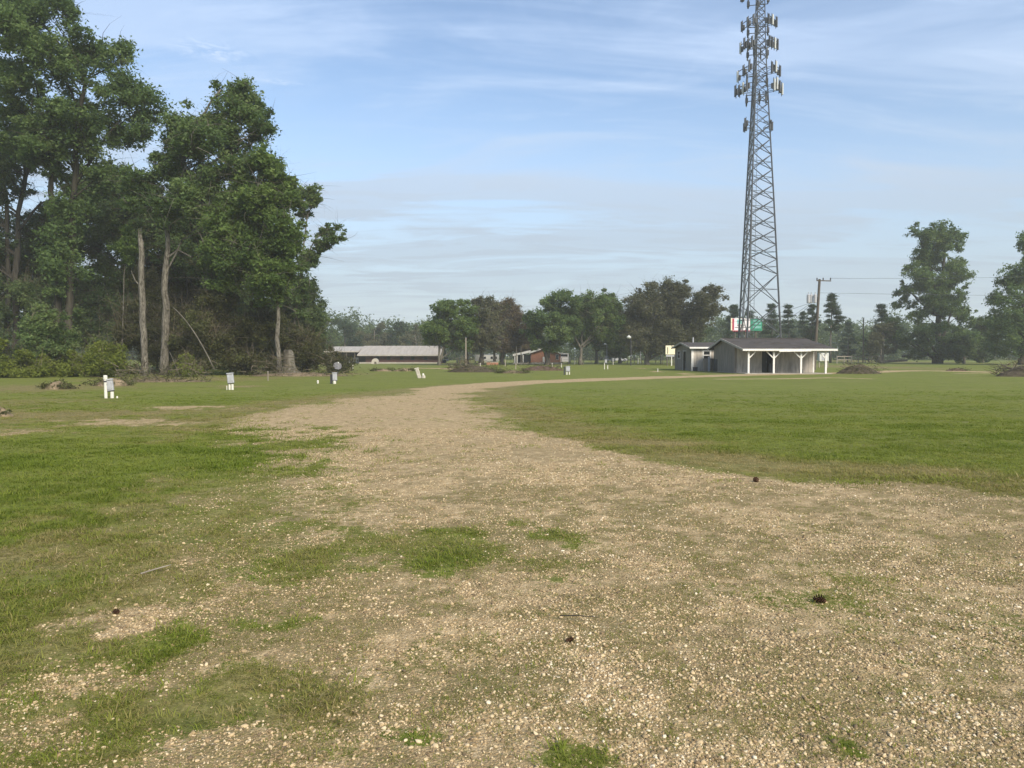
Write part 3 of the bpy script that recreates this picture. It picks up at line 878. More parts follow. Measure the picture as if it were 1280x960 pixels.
tree('oak_tree', 'green tree with a slim pale trunk near the right end of the wood', 60.5,
     [([(349, 469), (348, 400), (347, 340), (338, 270), (326, 212)], 0.21, 0.07)],
     [([(316, 200), (332, 188), (356, 206), (376, 232), (380, 262), (382, 276), (374, 300), (374, 330), (366, 368), (340, 376), (300, 366), (262, 352), (246, 312), (262, 268), (296, 226)], 1.0)],
     M['leaf_bright'], M['bark_pale'], 17000, 0.33, 9, 20, 75, 28, 14, GW, twigs=900, twigmat=M['bark_grey'])
tree('leaning_tree', 'thin tree leaning right out of the wood with a tuft of leaves at its tip', 74,
     [([(366, 462), (368, 400), (378, 330), (394, 298), (414, 286)], 0.15, 0.04), ([(370, 390), (384, 270), (397, 245)], 0.09, 0.03)],
     [([(370, 236), (392, 229), (406, 232), (407, 242), (397, 258), (384, 274), (366, 278)], 0.28), ([(404, 282), (420, 274), (431, 284), (432, 300), (414, 308), (400, 318), (390, 338), (378, 346), (372, 338), (384, 308)], 0.42), ([(362, 400), (364, 330), (374, 320), (384, 322), (392, 345), (384, 400)], 0.3)],
     M['leaf_oak'], M['bark_grey'], 4200, 0.30, 3.5, 8, 70, 34, 15, GW, twigs=400, twigmat=M['bark_grey'])
tree('oak_tree', 'dark rounded low tree closing the right end of the wood', 80,
     [([(384, 463), (384, 420), (382, 385)], 0.2, 0.08)],
     [([(360, 352), (384, 344), (398, 368), (408, 398), (404, 420), (410, 436), (396, 448), (352, 445), (345, 395)], 1.0)],
     M['leaf_dark'], M['bark_dark'], 8000, 0.33, 8, 15, 42, 12, 16, GW)
tree('oak_tree', 'dark green tree deep in the wood above the brown vine thicket', 84,
     [([(316, 464), (316, 410), (311, 350), (300, 290)], 0.17, 0.07)],
     [([(226, 240), (270, 236), (318, 262), (346, 330), (338, 404), (290, 410), (240, 380), (208, 330), (210, 280)], 1.0)],
     M['leaf_dark'], M['bark_grey'], 14000, 0.38, 11, 22, 62, 14, 17, GW)
tree('oak_tree', 'mid green tree deep in the wood left of the broken snag', 86,
     [([(128, 466), (130, 380), (135, 300), (140, 240)], 0.22, 0.08)],
     [([(96, 206), (140, 214), (190, 240), (206, 290), (190, 318), (165, 322), (146, 298), (118, 270), (96, 280), (84, 250)], 0.75), ([(96, 340), (130, 322), (176, 345), (190, 400), (96, 410)], 0.3)],
     M['leaf_oak'], M['bark_dark'], 12000, 0.36, 10, 20, 60, 16, 18, GW)
tree('young_tree', 'thin pale sapling between the big oak and the broken snag', 64,
     [([(151, 462), (153, 420), (155, 345), (158, 310)], 0.06, 0.03)],
     [([(138, 290), (160, 284), (176, 300), (168, 330), (146, 330)], 1.0)],
     M['leaf_bright'], M['bark_pale'], 900, 0.26, 6, 12, 12, 6, 19, GW)
for i, (cx, cy, rx, ry, yy, mt, lab) in enumerate([
        (30, 365, 70, 62, 78, 'leaf_dark', 'dark understorey tree behind the green bush at the far left'),
        (118, 385, 56, 58, 80, 'leaf_oak', 'understorey tree filling the gap behind the biggest trunk'),
        (196, 380, 52, 70, 84, 'leaf_thicket', 'brownish understorey tree behind the snag and the pale oak'),
        (262, 370, 60, 66, 92, 'leaf_dark', 'dark understorey tree behind the brown vine thicket'),
        (352, 410, 48, 46, 90, 'leaf_dark', 'dark understorey tree behind the stump at the end of the wood'),
        (62, 300, 38, 50, 80, 'leaf_dark', 'dark slender understorey tree between the two trunks of the biggest oak'),
        (150, 282, 52, 62, 82, 'leaf_oak', 'understorey tree under the gap between the two tallest oaks'),
        (232, 300, 46, 50, 80, 'leaf_oak', 'understorey tree behind the bare limbs of the pale oak'),
        (-60, 300, 90, 150, 82, 'leaf_dark', 'dark tree standing beyond the left edge of the picture')]):
    tree('understorey_tree', lab, yy, [([(cx, 466), (cx + 3, cy + 34), (cx - 4, cy)], 0.12, 0.05)], [(ell(cx, cy, rx, ry, 16, 0.16, i), 1.0)],
         M[mt], M['bark_dark'], 9000, 0.36, 10, 20, 52, 12, 40 + i, 'understorey trees inside the wood', twigs=1600, twigmat=M['twig'])


def shrub(name, label, Y, basepx, poly, leafmat, nleaf, size, ntwig, seed, group, twlen=1.1, r0=8, r1=16, npuff=26, cat='shrub', depth=0.8):
    rng = np.random.default_rng(seed)
    base = pt(basepx, 470, Y); base.z = 0
    root = thing(name, label, cat, base, 0, group)
    P = puffs(rng, poly, Y, npuff, r0, r1, depth)
    V, Q, T = leaves(rng, P, nleaf, size, 0.5, 0.85)
    link('foliage', mesh_np('foliage', V - np.array(base), Q, leafmat, fattr={'tint': T}), root)
    V, Q = strands(rng, P, int(ntwig * 0.38), twlen, 0.026, -0.05, 4, 2.2)
    link('stems', mesh_np('stems', V - np.array(base), Q, M['twig']), root)
    return root

GB = 'bushes along the edge of the wood'
shrub('green_bush', 'bright yellow green bush at the far left edge of the wood', 56, 10, [(-60, 470), (-60, 425), (-10, 420), (25, 432), (52, 446), (60, 476), (0, 482)], M['leaf_bush'], 6000, 0.22, 700, 61, GB)
shrub('green_bush', 'bright green bush at the foot of the thickest oak trunk', 58, 108, [(40, 470), (52, 440), (80, 452), (100, 425), (125, 422), (150, 440), (156, 474), (130, 480), (60, 480)], M['leaf_bush'], 8000, 0.22, 900, 62, GB)
shrub('green_bush', 'darker green bush between the far left bush and the thick oak', 60, 60, [(20, 450), (30, 400), (60, 385), (95, 395), (110, 440), (90, 470), (30, 470)], M['leaf_oak'], 6500, 0.26, 900, 63, GB)
GT = 'brown vine thickets along the edge of the wood'
shrub('vine_thicket', 'tall brown tangle of vines right of the pale oak trunk', 62, 250, [(214, 470), (212, 400), (222, 350), (246, 322), (272, 330), (292, 360), (300, 410), (300, 470)], M['leaf_thicket'], 15000, 0.2, 4200, 64, GT, 1.6, 9, 18, 34)
shrub('vine_thicket', 'brown tangle of vines sloping down toward the stump', 64, 318, [(280, 470), (278, 390), (296, 355), (322, 372), (352, 400), (358, 470)], M['leaf_thicket'], 13000, 0.2, 3400, 65, GT, 1.4, 8, 16, 28)
shrub('vine_thicket', 'low olive thicket behind the tall stump at the end of the wood', 70, 392, [(352, 466), (352, 415), (376, 405), (408, 428), (430, 446), (442, 464)], M['leaf_thicket'], 8000, 0.2, 2400, 66, GT, 1.2, 6, 12, 26)
shrub('vine_thicket', 'brown undergrowth between the snag and the pale oak trunk', 66, 185, [(150, 472), (150, 400), (168, 340), (196, 330), (216, 390), (216, 472)], M['leaf_thicket'], 8000, 0.22, 3000, 67, GT, 1.5, 8, 16, 28)
shrub('vine_thicket', 'dark undergrowth behind the green bushes at the left', 70, 60, [(-60, 450), (-50, 340), (40, 350), (110, 370), (150, 410), (150, 460)], M['leaf_dark'], 7000, 0.28, 3500, 68, GT, 1.4, 10, 20, 34)
shrub('small_bush', 'small olive bush with bare twigs at the foot of the brown thicket', 58, 240, [(214, 474), (216, 452), (236, 438), (252, 450), (256, 474)], M['leaf_bush'], 1500, 0.18, 700, 69, GB, 0.8, 4, 8, 14)

# snag, stump, fallen limb
def snag():
    rng = np.random.default_rng(3)
    Y = 60
    base = pt(181, 470, Y); base.z = 0
    root = thing('dead_tree', 'broken dead trunk with peeling pale bark left of the pale oak', 'dead tree', base, 0)
    b = MB()
    p = trunk_points([(181, 474), (180, 420), (177, 360), (177, 320), (175, 294)], Y, 0.03, rng)
    b.tube([q - base for q in p], [0.36] + [0.27 - 0.006 * k + rng.uniform(-0.02, 0.02) for k in range(len(p) - 2)] + [0.13], 9)
    b.tube([p[6] - base, p[6] - base + Vector((-0.5, 0, 0.6)), p[6] - base + Vector((-0.9, 0.2, 1.4))], [0.07, 0.05, 0.02], 5)
    b.build('trunk', M['bark_pale'], root, True)
    b = MB()
    for k in range(5):
        a = rng.uniform(0, 6.28)
        b.tube([p[-1] - base + Vector((0.1 * math.cos(a), 0.1 * math.sin(a), -0.3)), p[-1] - base + Vector((0.13 * math.cos(a), 0.13 * math.sin(a), rng.uniform(0.1, 0.7)))], [0.05, 0.01], 4)
    b.build('splinters', M['bark_pale'], root)
snag()

def stump():
    Y = 66
    base = pt(361.5, 467, Y); base.z = 0
    root = thing('tree_stump', 'tall grey stump with flared roots at the right end of the wood', 'stump', base)
    n = 14; rng = random.Random(4)
    prof = [(0.0, 1.0, 1.9), (0.25, 0.7, 1.4), (0.7, 0.52, 0.6), (1.3, 0.46, 0.3), (1.75, 0.44, 0.2), (2.0, 0.40, 0.2)]
    vs = []
    for i, (z, r, fl) in enumerate(prof):
        for k in range(n):
            a = 6.2832 * k / n
            rr = r * (1 + 0.16 * fl * math.cos(5 * a + 0.4) + rng.uniform(-.04, .04))
            vs.append((rr * math.cos(a), rr * math.sin(a), z - 0.1 + (rng.uniform(-0.25, 0.25) if i == len(prof) - 1 else 0)))
    fs = [[i * n + k, i * n + (k + 1) % n, (i + 1) * n + (k + 1) % n, (i + 1) * n + k] for i in range(len(prof) - 1) for k in range(n)]
    fs.append([(len(prof) - 1) * n + k for k in range(n)])
    MB().add(vs, fs).build('trunk', M['bark_grey'], root)
    b = MB()
    for k in range(5):
        a = 6.2832 * k / 5 + 0.1
        b.tube([(0.5 * math.cos(a), 0.5 * math.sin(a), 0.35), (0.95 * math.cos(a), 0.95 * math.sin(a), 0.1), (1.4 * math.cos(a + 0.2), 1.4 * math.sin(a + 0.2), -0.1)], [0.14, 0.1, 0.04], 6)
    b.build('roots', M['bark_grey'], root)
stump()

def fallen_limb(name, label, a, b, Y, r, sag=0.5, mat='bark_grey', cat='branch', group=None):
    A, B = pt(*a, Y), pt(*b, Y - 0.5)
    root = tag(MB().tube([v for v in bez(A, A.lerp(B, 0.5) + Vector((0, 0, sag)), B, 7)], [r * (0.5 + 0.5 * k / 7) for k in range(8)], 5).build(name, M[mat], None, True), label, cat, group)
    return root
fallen_limb('bare_limb', 'bare arching limb slanting down through the brown thicket', (216, 384), (268, 462), 58, 0.06, 1.1)
fallen_limb('bare_limb', 'thin leaning dead stem beside the foot of the pale oak', (212, 440), (226, 474), 58, 0.04, 0.1)

# --- trees in the middle distance
GM = 'trees in the mown ground around the brick house'
def oakc(label, Y, trunks, poly, mt, bk, nl, sz, seed, twigs=0, npuff=46, r0=5, r1=11, limbs=20, name='oak_tree', depth=0.8, hollow=0.35):
    tree(name, label, Y, trunks, poly if isinstance(poly[0][0], (list, tuple)) and len(poly[0]) == 2 and isinstance(poly[0][1], float) else [(poly, 1.0)], M[mt], M[bk], nl, sz, r0, r1, npuff, limbs, seed, GM, twigs=twigs, twigmat=M['bark_grey'], depth=depth, hollow=hollow, flare=1.4)

oakc('green leafed tree at the right end of the long metal roofed building', 124, [([(549, 457), (549, 436), (548, 405)], 0.26, 0.1), ([(551, 452), (555, 430), (561, 412)], 0.2, 0.07)],
     [(528, 402), (537, 384), (555, 376), (575, 374), (591, 378), (598, 395), (594, 420), (580, 436), (555, 434), (533, 426)], 'leaf_bright', 'bark_grey', 7500, 0.42, 71)
oakc('olive brown thinly leafed tree right of the pale utility pole', 128, [([(602, 458), (602, 436), (600, 410)], 0.42, 0.15)],
     [(578, 388), (592, 374), (612, 370), (627, 384), (634, 404), (626, 430), (602, 440), (583, 436), (572, 412)], 'leaf_brown', 'bark_dark', 7000, 0.40, 72, 1500)
oakc('reddish brown budding tree left of the brick house', 131, [([(628, 457), (628, 440), (627, 410)], 0.4, 0.14), ([(629, 448), (633, 432), (640, 412)], 0.2, 0.08)],
     [(614, 390), (626, 374), (638, 372), (650, 384), (658, 404), (654, 430), (640, 440), (620, 438), (612, 412)], 'leaf_red', 'bark_dark', 6500, 0.38, 73, 1800)
oakc('dark green round oak with a forked trunk in front of the brick house', 126, [([(684, 458), (684, 446), (678, 432), (668, 415)], 0.5, 0.14), ([(685, 447), (687, 430), (690, 400)], 0.36, 0.1), ([(684, 444), (696, 425), (706, 410)], 0.2, 0.08)],
     [(652, 402), (664, 382), (684, 371), (704, 365), (722, 368), (730, 386), (724, 412), (706, 434), (684, 440), (660, 434), (648, 420)], 'leaf_oak', 'bark_dark', 9000, 0.40, 74)
oakc('tall olive tree with a pale trunk forking into three bare limbs', 129, [([(726, 457), (726, 438), (727, 424), (730, 396)], 0.33, 0.1), ([(726, 436), (718, 420), (708, 408)], 0.2, 0.06), ([(727, 434), (738, 420), (747, 408)], 0.17, 0.06)],
     [(712, 384), (734, 366), (744, 361), (762, 363), (776, 376), (779, 396), (770, 418), (750, 428), (735, 415), (720, 416), (708, 402)], 'leaf_oak', 'bark_pale', 7500, 0.40, 75, 800)
oakc('biggest spreading brown green oak left of the small grey shed', 130, [([(809, 458), (809, 438), (806, 420), (800, 395)], 0.45, 0.14), ([(811, 450), (818, 428), (826, 400)], 0.28, 0.1), ([(808, 446), (796, 425), (788, 405)], 0.2, 0.08), ([(812, 446), (832, 420), (856, 396)], 0.2, 0.08)],
     [(776, 386), (788, 372), (804, 358), (818, 351), (832, 353), (846, 347), (862, 354), (874, 360), (890, 357), (906, 362), (913, 380), (908, 394), (896, 400), (884, 398), (878, 424), (852, 440), (816, 440), (786, 436), (774, 410)], 'leaf_brown', 'bark_grey', 19000, 0.42, 76, 1800, 95, 6, 13, 36)
oakc('dark tree behind the small grey shed below the big oak', 150, [([(856, 456), (857, 436), (857, 420)], 0.3, 0.12)],
     [(828, 402), (850, 394), (878, 402), (886, 420), (872, 440), (835, 444), (822, 425)], 'leaf_dark', 'bark_dark', 6000, 0.45, 77)
oakc('dark tree behind the lamp pole filling the gap beside the big oak', 152, [([(775, 456), (775, 436), (774, 415)], 0.3, 0.12)],
     [(748, 408), (766, 396), (786, 402), (796, 424), (786, 446), (752, 446), (740, 425)], 'leaf_dark', 'bark_dark', 6000, 0.45, 78)
oakc('brown bare limbed tree behind the gap between the two round oaks', 150, [([(655, 455), (655, 430), (655, 410)], 0.25, 0.1)],
     [(636, 410), (655, 396), (676, 410), (672, 436), (640, 440)], 'leaf_red', 'bark_dark', 3200, 0.42, 79, 900)
oakc('olive tree filling the row between the two brown budding trees', 146, [([(618, 455), (618, 432), (618, 410)], 0.25, 0.1)],
     [(598, 398), (618, 382), (642, 392), (646, 420), (620, 438), (600, 430)], 'leaf_brown', 'bark_dark', 4000, 0.45, 81)
oakc('dark tree closing the row between the forked pale tree and the big oak', 148, [([(745, 455), (745, 432), (745, 410)], 0.25, 0.1)],
     [(700, 402), (722, 380), (752, 376), (782, 384), (792, 410), (770, 436), (716, 436)], 'leaf_oak', 'bark_dark', 7000, 0.45, 82)
oakc('dark green tree behind the pale utility pole', 152, [([(584, 455), (584, 432), (584, 410)], 0.25, 0.1)],
     [(560, 410), (584, 396), (606, 408), (606, 436), (562, 440)], 'leaf_dark', 'bark_dark', 4200, 0.45, 80)

# --- far trees
GF = 'trees far behind the long metal roofed building'
def far(name, label, Y, cx, top, halfw, bot, mt, nl, sz, seed, group=GF, poly=None, npuff=24, r0=4, r1=8, bk='bark_grey', flat=0.8, aspect=0.55, tr=0.25, base=None):
    rng = random.Random(seed)
    if poly is None: poly = ell(cx, (top + bot) / 2, halfw, (bot - top) / 2, 12, 0.14, seed)
    b = base if base else HOR + F * EYE / Y
    tree(name, label, Y, [([(cx, b), (cx + rng.uniform(-1, 1), (b + top) / 2), (cx + rng.uniform(-2, 2), top + (bot - top) * 0.25)], tr, tr * 0.35)], [(poly, 1.0)], M[mt], M[bk], nl, sz, r0, r1, npuff, 10, seed, group, flat=flat, aspect=aspect)
far('pine_tree', 'dark round topped pine behind the left end of the long building', 205, 432, 396, 24, 440, 'leaf_pine', 4200, 0.55, 91, poly=[(404, 430), (412, 406), (424, 397), (438, 398), (450, 410), (453, 428), (446, 446), (404, 446)], bk='bark_pale', tr=0.3)
far('oak_tree', 'pale olive tree behind the middle of the long building', 210, 468, 402, 22, 446, 'leaf_brown', 3600, 0.55, 92, poly=[(446, 412), (458, 403), (474, 402), (486, 408), (490, 440), (446, 446)])
far('pine_tree', 'dark pine with a pointed top behind the long building', 208, 496, 402, 12, 446, 'leaf_pine', 2600, 0.5, 93, poly=[(484, 418), (492, 403), (502, 404), (508, 412), (512, 440), (484, 446)])
far('oak_tree', 'brownish tree low behind the right half of the long building', 200, 520, 408, 20, 446, 'leaf_brown', 3400, 0.5, 94, poly=[(500, 424), (512, 408), (528, 406), (545, 412), (548, 446), (500, 446)])
far('oak_tree', 'dark green tree low behind the roof ridge of the long building', 214, 480, 412, 30, 450, 'leaf_dark', 3600, 0.55, 95)
far('oak_tree', 'dark tree between the end of the wood and the round topped pine', 190, 412, 412, 14, 450, 'leaf_dark', 2400, 0.5, 96)
def pine(label, Y, cx, top, hw, bot, seed, group, leafmat='leaf_pine', lean=0.0):
    rng = np.random.default_rng(seed)
    k = mpp(Y)
    base = Vector(((cx - CX) * k, Y, 0)); H = EYE + (HOR - top) * k; zb = EYE + (HOR - bot) * k
    root = thing('pine_tree', label, 'tree', base, 0, group)
    tb = MB(); P = []
    def ax(z): return Vector((lean * z + 0.12 * math.sin(z * 0.4 + seed), 0.1 * math.cos(z * 0.5), z))
    zs = [-0.2] + [H * f for f in (0.15, 0.35, 0.55, 0.75, 0.9, 0.985)]
    r0 = 0.018 * H
    tb.tube([ax(z) for z in zs], [r0 * (1.1 - 0.95 * max(0, z) / H) for z in zs], 7)
    n = 9
    for i in range(n):
        f = i / (n - 1); z = zb + (H - zb) * f
        prof = (0.55 + 0.45 * math.sin(math.pi * min(1, f * 1.15 + 0.12))) * (1.0 - 0.72 * f ** 2)
        for j in range(rng.integers(3, 6)):
            a = rng.uniform(0, 6.28); L = hw * k * prof * rng.uniform(0.45, 1.1)
            q = ax(z + rng.uniform(-0.3, 0.3)); e = q + Vector((math.cos(a) * L, math.sin(a) * L, L * rng.uniform(-0.05, 0.35)))
            tb.tube(bez(q, q.lerp(e, 0.5) - Vector((0, 0, 0.08 * L)), e, 3), [0.06, 0.05, 0.035, 0.02], 4, False)
            P.append((e, hw * k * rng.uniform(0.24, 0.40)))
            P.append((q.lerp(e, 0.6), hw * k * rng.uniform(0.16, 0.28)))
    P.append((ax(H), hw * k * 0.28))
    tb.build('trunk', M['bark_grey'], root, True)
    V, Q, T = leaves(rng, P, 3000, 0.42, 0.28, 0.45, upness=0.1)
    link('crown', mesh_np('crown', V, Q, M[leafmat], fattr={'tint': T}), root)

GP = 'pines standing behind the cell tower and the pavilion'
for i, (cx, top, hw, bot, Y, lab) in enumerate([
        (916, 384, 12, 415, 175, 'dark pine left of the tower behind the billboard'), (936, 392, 10, 425, 190, 'dark pine behind the left legs of the tower'),
        (964, 383, 11, 428, 172, 'pine behind the right leg of the tower'), (985, 384, 10, 425, 176, 'pine just right of the tower'),
        (1003, 392, 8, 428, 185, 'smaller pine left of the wooden utility pole'), (1014, 382, 9, 420, 168, 'pine partly hidden behind the wooden utility pole'),
        (1038, 370, 12, 404, 160, 'tall loose crowned pine right of the wooden utility pole'), (1060, 404, 9, 436, 190, 'short pine between the tall pine and the thin bare pole'),
        (1101, 384, 12, 420, 170, 'small pine left of the biggest tree on the right')]):
    pine(lab, Y, cx, top, hw, bot + 8, 110 + i, GP)

GR = 'tall trees at the right edge of the field'
tree('oak_tree', 'biggest tree on the right standing alone with a ragged pointed crown', 150,
     [([(1171, 455), (1172, 430), (1174, 380), (1178, 330), (1178, 300)], 0.75, 0.15), ([(1176, 455), (1180, 420), (1192, 380)], 0.4, 0.12), ([(1174, 380), (1158, 320), (1148, 295)], 0.2, 0.08)],
     [([(1135, 284), (1145, 276), (1156, 286), (1175, 280), (1196, 282), (1204, 296), (1200, 312), (1190, 330), (1160, 330), (1148, 318), (1142, 300)], 0.2), ([(1150, 318), (1180, 320), (1200, 322), (1216, 334), (1216, 350), (1208, 360), (1222, 382), (1222, 412), (1228, 432), (1204, 448), (1150, 450), (1116, 444), (1110, 412), (1116, 380), (1126, 356), (1130, 334)], 0.8)],
     M['leaf_oak'], M['bark_dark'], 19000, 0.46, 4, 10, 150, 40, 131, GR)
tree('oak_tree', 'tall tree cut by the right edge of the picture', 128,
     [([(1276, 459), (1278, 420), (1282, 360), (1286, 310)], 0.45, 0.12)],
     [([(1272, 296), (1290, 286), (1320, 300), (1335, 450), (1240, 450), (1231, 420), (1236, 392), (1240, 366), (1252, 342), (1264, 336), (1278, 328)], 1.0)],
     M['leaf_oak'], M['bark_dark'], 15000, 0.45, 6, 13, 100, 26, 132, GR)
far('oak_tree', 'low brown tree at the left foot of the biggest right hand tree', 150, 1104, 400, 18, 452, 'leaf_brown', 3600, 0.42, 133, GR)
far('oak_tree', 'dark low tree filling the gap left of the tree at the right edge', 160, 1228, 400, 22, 452, 'leaf_dark', 4200, 0.48, 134, GR)
far('oak_tree', 'dark low tree left of the brown one by the pale rail fence', 185, 1086, 412, 16, 450, 'leaf_dark', 3000, 0.45, 135, GR)
far('oak_tree', 'dark bushy tree under the right side of the biggest right hand tree', 145, 1205, 420, 18, 455, 'leaf_dark', 3200, 0.45, 136, GR)

def far_wood():
    rng = np.random.default_rng(77)
    P = []
    for i in range(420):
        az = rng.uniform(-0.62, 0.62); Y = rng.uniform(235, 300)
        h = (9 + 8 * fbm(np.array([az * 14.0]), np.array([2.0]), 1.0, 3)[0]) * rng.uniform(0.75, 1.1)
        X = Y * az * 1.15; r = rng.uniform(2.4, 4.2)
        for k in range(3):
            P.append((Vector((X + rng.normal(0, 1.5), Y + rng.normal(0, 2), max(1.5, h * (0.2 + 0.33 * k)))), r))
    V, Q, T = leaves(rng, P, 60000, 0.95, 0.6, 0.8, sub=7)
    o = link('far_wood', mesh_np('far_wood', V, Q, M['leaf_dark'], fattr={'tint': T}))
    tag(o, 'dark wood closing off the field along the whole horizon', 'wood', kind='stuff')
far_wood()

# ------------------------------------------------------------------ made things: materials
M['siding'] = material('grey_siding', (0.27, 0.232, 0.192), 0.9, 0.15, var=0.12, scale=1.2, stretch=(3, 3, 0.4), grime=((0.13, 0.12, 0.105), 0.6))
M['siding_lit_trim'] = material('lit_siding_and_trim', (0.47, 0.43, 0.375), 0.9, 0.15, var=0.12, scale=1.2, stretch=(3, 3, 0.4), grime=((0.22, 0.20, 0.17), 0.6))  # lighter copy of siding: front walls' light is in the colour; also trim
M['shingle'] = material('dark_shingle', (0.074, 0.071, 0.068), 0.95, 0.1, var=0.25, scale=2.2, stretch=(0.6, 2, 1), grime=((0.115, 0.085, 0.07), 0.5))
M['white'] = material('white_paint', (0.72, 0.71, 0.67), 0.6, 0.3, var=0.06, scale=4, grime=((0.42, 0.38, 0.32), 0.3))
M['dark'] = material('opening_shade', (0.018, 0.019, 0.02), 0.9, 0.1, var=0.2)  # near-black backs of doorways and open bays, their shade put into the colour
M['glass'] = material('window_glass', (0.02, 0.024, 0.028), 0.12, 0.5, var=0.1)
M['steel'] = material('galvanised_steel', (0.105, 0.118, 0.13), 0.55, 0.4, metal=0.3, var=0.15, scale=0.6)
M['steel_dark'] = material('dark_steel', (0.06, 0.066, 0.075), 0.6, 0.3, var=0.15, scale=0.8)
M['antenna'] = material('antenna_white', (0.52, 0.53, 0.50), 0.5, 0.3, var=0.05)
M['pvc'] = material('white_pvc', (0.62, 0.61, 0.55), 0.45, 0.4, var=0.05, scale=6, grime=((0.5, 0.46, 0.36), 0.35))
M['box_grey'] = material('grey_box', (0.37, 0.38, 0.40), 0.5, 0.35, var=0.08, scale=6, grime=((0.22, 0.21, 0.2), 0.4))
M['dish_grey'] = material('dish_grey', (0.15, 0.15, 0.16), 0.6, 0.3, var=0.1)
M['box_dark'] = material('charcoal_plastic', (0.045, 0.046, 0.05), 0.6, 0.3, var=0.15)
M['metal_roof'] = material('pale_metal_roof', (0.36, 0.33, 0.29), 0.6, 0.3, var=0.1, scale=0.6, stretch=(3, 0.5, 0.5))
M['red_wall'] = material('dark_red_wall', (0.105, 0.055, 0.050), 0.85, 0.15, var=0.2, scale=0.8)
M['concrete'] = material('concrete', (0.33, 0.31, 0.27), 0.9, 0.15, var=0.15, scale=2)
M['wood_pole'] = material('weathered_pole', (0.10, 0.088, 0.075), 0.9, 0.1, var=0.25, scale=2, stretch=(3, 3, 0.3))
M['wood_pale'] = material('pale_wood', (0.27, 0.24, 0.20), 0.9, 0.1, var=0.2, scale=2, stretch=(3, 3, 0.3))
M['dirt'] = material('mound_dirt', (0.215, 0.165, 0.110), 0.98, 0.05, var=0.35, scale=3, bump=0.8, grime=((0.11, 0.10, 0.045), 0.6))
M['dirt_dark'] = material('dark_dirt', (0.085, 0.070, 0.052), 0.98, 0.05, var=0.35, scale=3, bump=0.8, grime=((0.06, 0.058, 0.028), 0.6))
M['dirt_red'] = material('reddish_dirt', (0.125, 0.080, 0.066), 0.98, 0.05, var=0.35, scale=3, bump=0.8, grime=((0.10, 0.085, 0.04), 0.6))
M['cream'] = material('cream_board', (0.76, 0.69, 0.50), 0.6, 0.2, var=0.05)
M['red'] = material('sign_red', (0.36, 0.03, 0.07), 0.6, 0.2, var=0.1)
M['green'] = material('sign_green', (0.02, 0.20, 0.12), 0.6, 0.2, var=0.2)
M['teal'] = material('sign_teal', (0.25, 0.50, 0.48), 0.6, 0.2, var=0.2)
M['sign_white'] = material('sign_white', (0.74, 0.70, 0.72), 0.6, 0.2, var=0.05)
M['rubber'] = material('tyre_rubber', (0.02, 0.02, 0.02), 0.8, 0.1)
M['car_white'] = material('white_car_paint', (0.72, 0.72, 0.72), 0.25, 0.5, var=0.02)
M['car_dark'] = material('grey_car_paint', (0.08, 0.09, 0.11), 0.25, 0.5, var=0.02)
M['cone'] = material('pine_cone_brown', (0.055, 0.030, 0.018), 0.9, 0.1, var=0.4, scale=30)
M['stone'] = material('pale_stone', (0.42, 0.39, 0.33), 0.9, 0.1, var=0.2, scale=5)

def brick_material():
    m = bpy.data.materials.new('red_brick'); m.use_nodes = True
    t = NT(m.node_tree)
    g = t.n('ShaderNodeNewGeometry')
    sp = t.n('ShaderNodeSeparateXYZ', ins={0: g.outputs['Position']})
    cb = t.n('ShaderNodeCombineXYZ', ins={0: t.m('ADD', sp.outputs[0], sp.outputs[1]), 1: sp.outputs[2]})
    br = t.n('ShaderNodeTexBrick', ins={0: cb, 'Color1': (0.34, 0.125, 0.07, 1), 'Color2': (0.42, 0.17, 0.095, 1), 'Mortar': (0.33, 0.27, 0.22, 1), 'Scale': 1.0, 'Mortar Size': 0.008, 'Brick Width': 0.22, 'Row Height': 0.075})
    b = t.n('ShaderNodeBsdfPrincipled', ins={'Base Color': br.outputs[0], 'Roughness': 0.9, 'Specular IOR Level': 0.1})
    t.n('ShaderNodeOutputMaterial', ins={0: b.outputs[0]})
    return m
M['brick'] = brick_material()

# ------------------------------------------------------------------ lattice tower
def unit_bar():
    b = MB(); b.tube([(0, 0, 0), (0, 0, 1)], 1.0, 6)
    me = bpy.data.meshes.new('bar'); me.from_pydata(b.v, [], b.f); me.update()
    return me

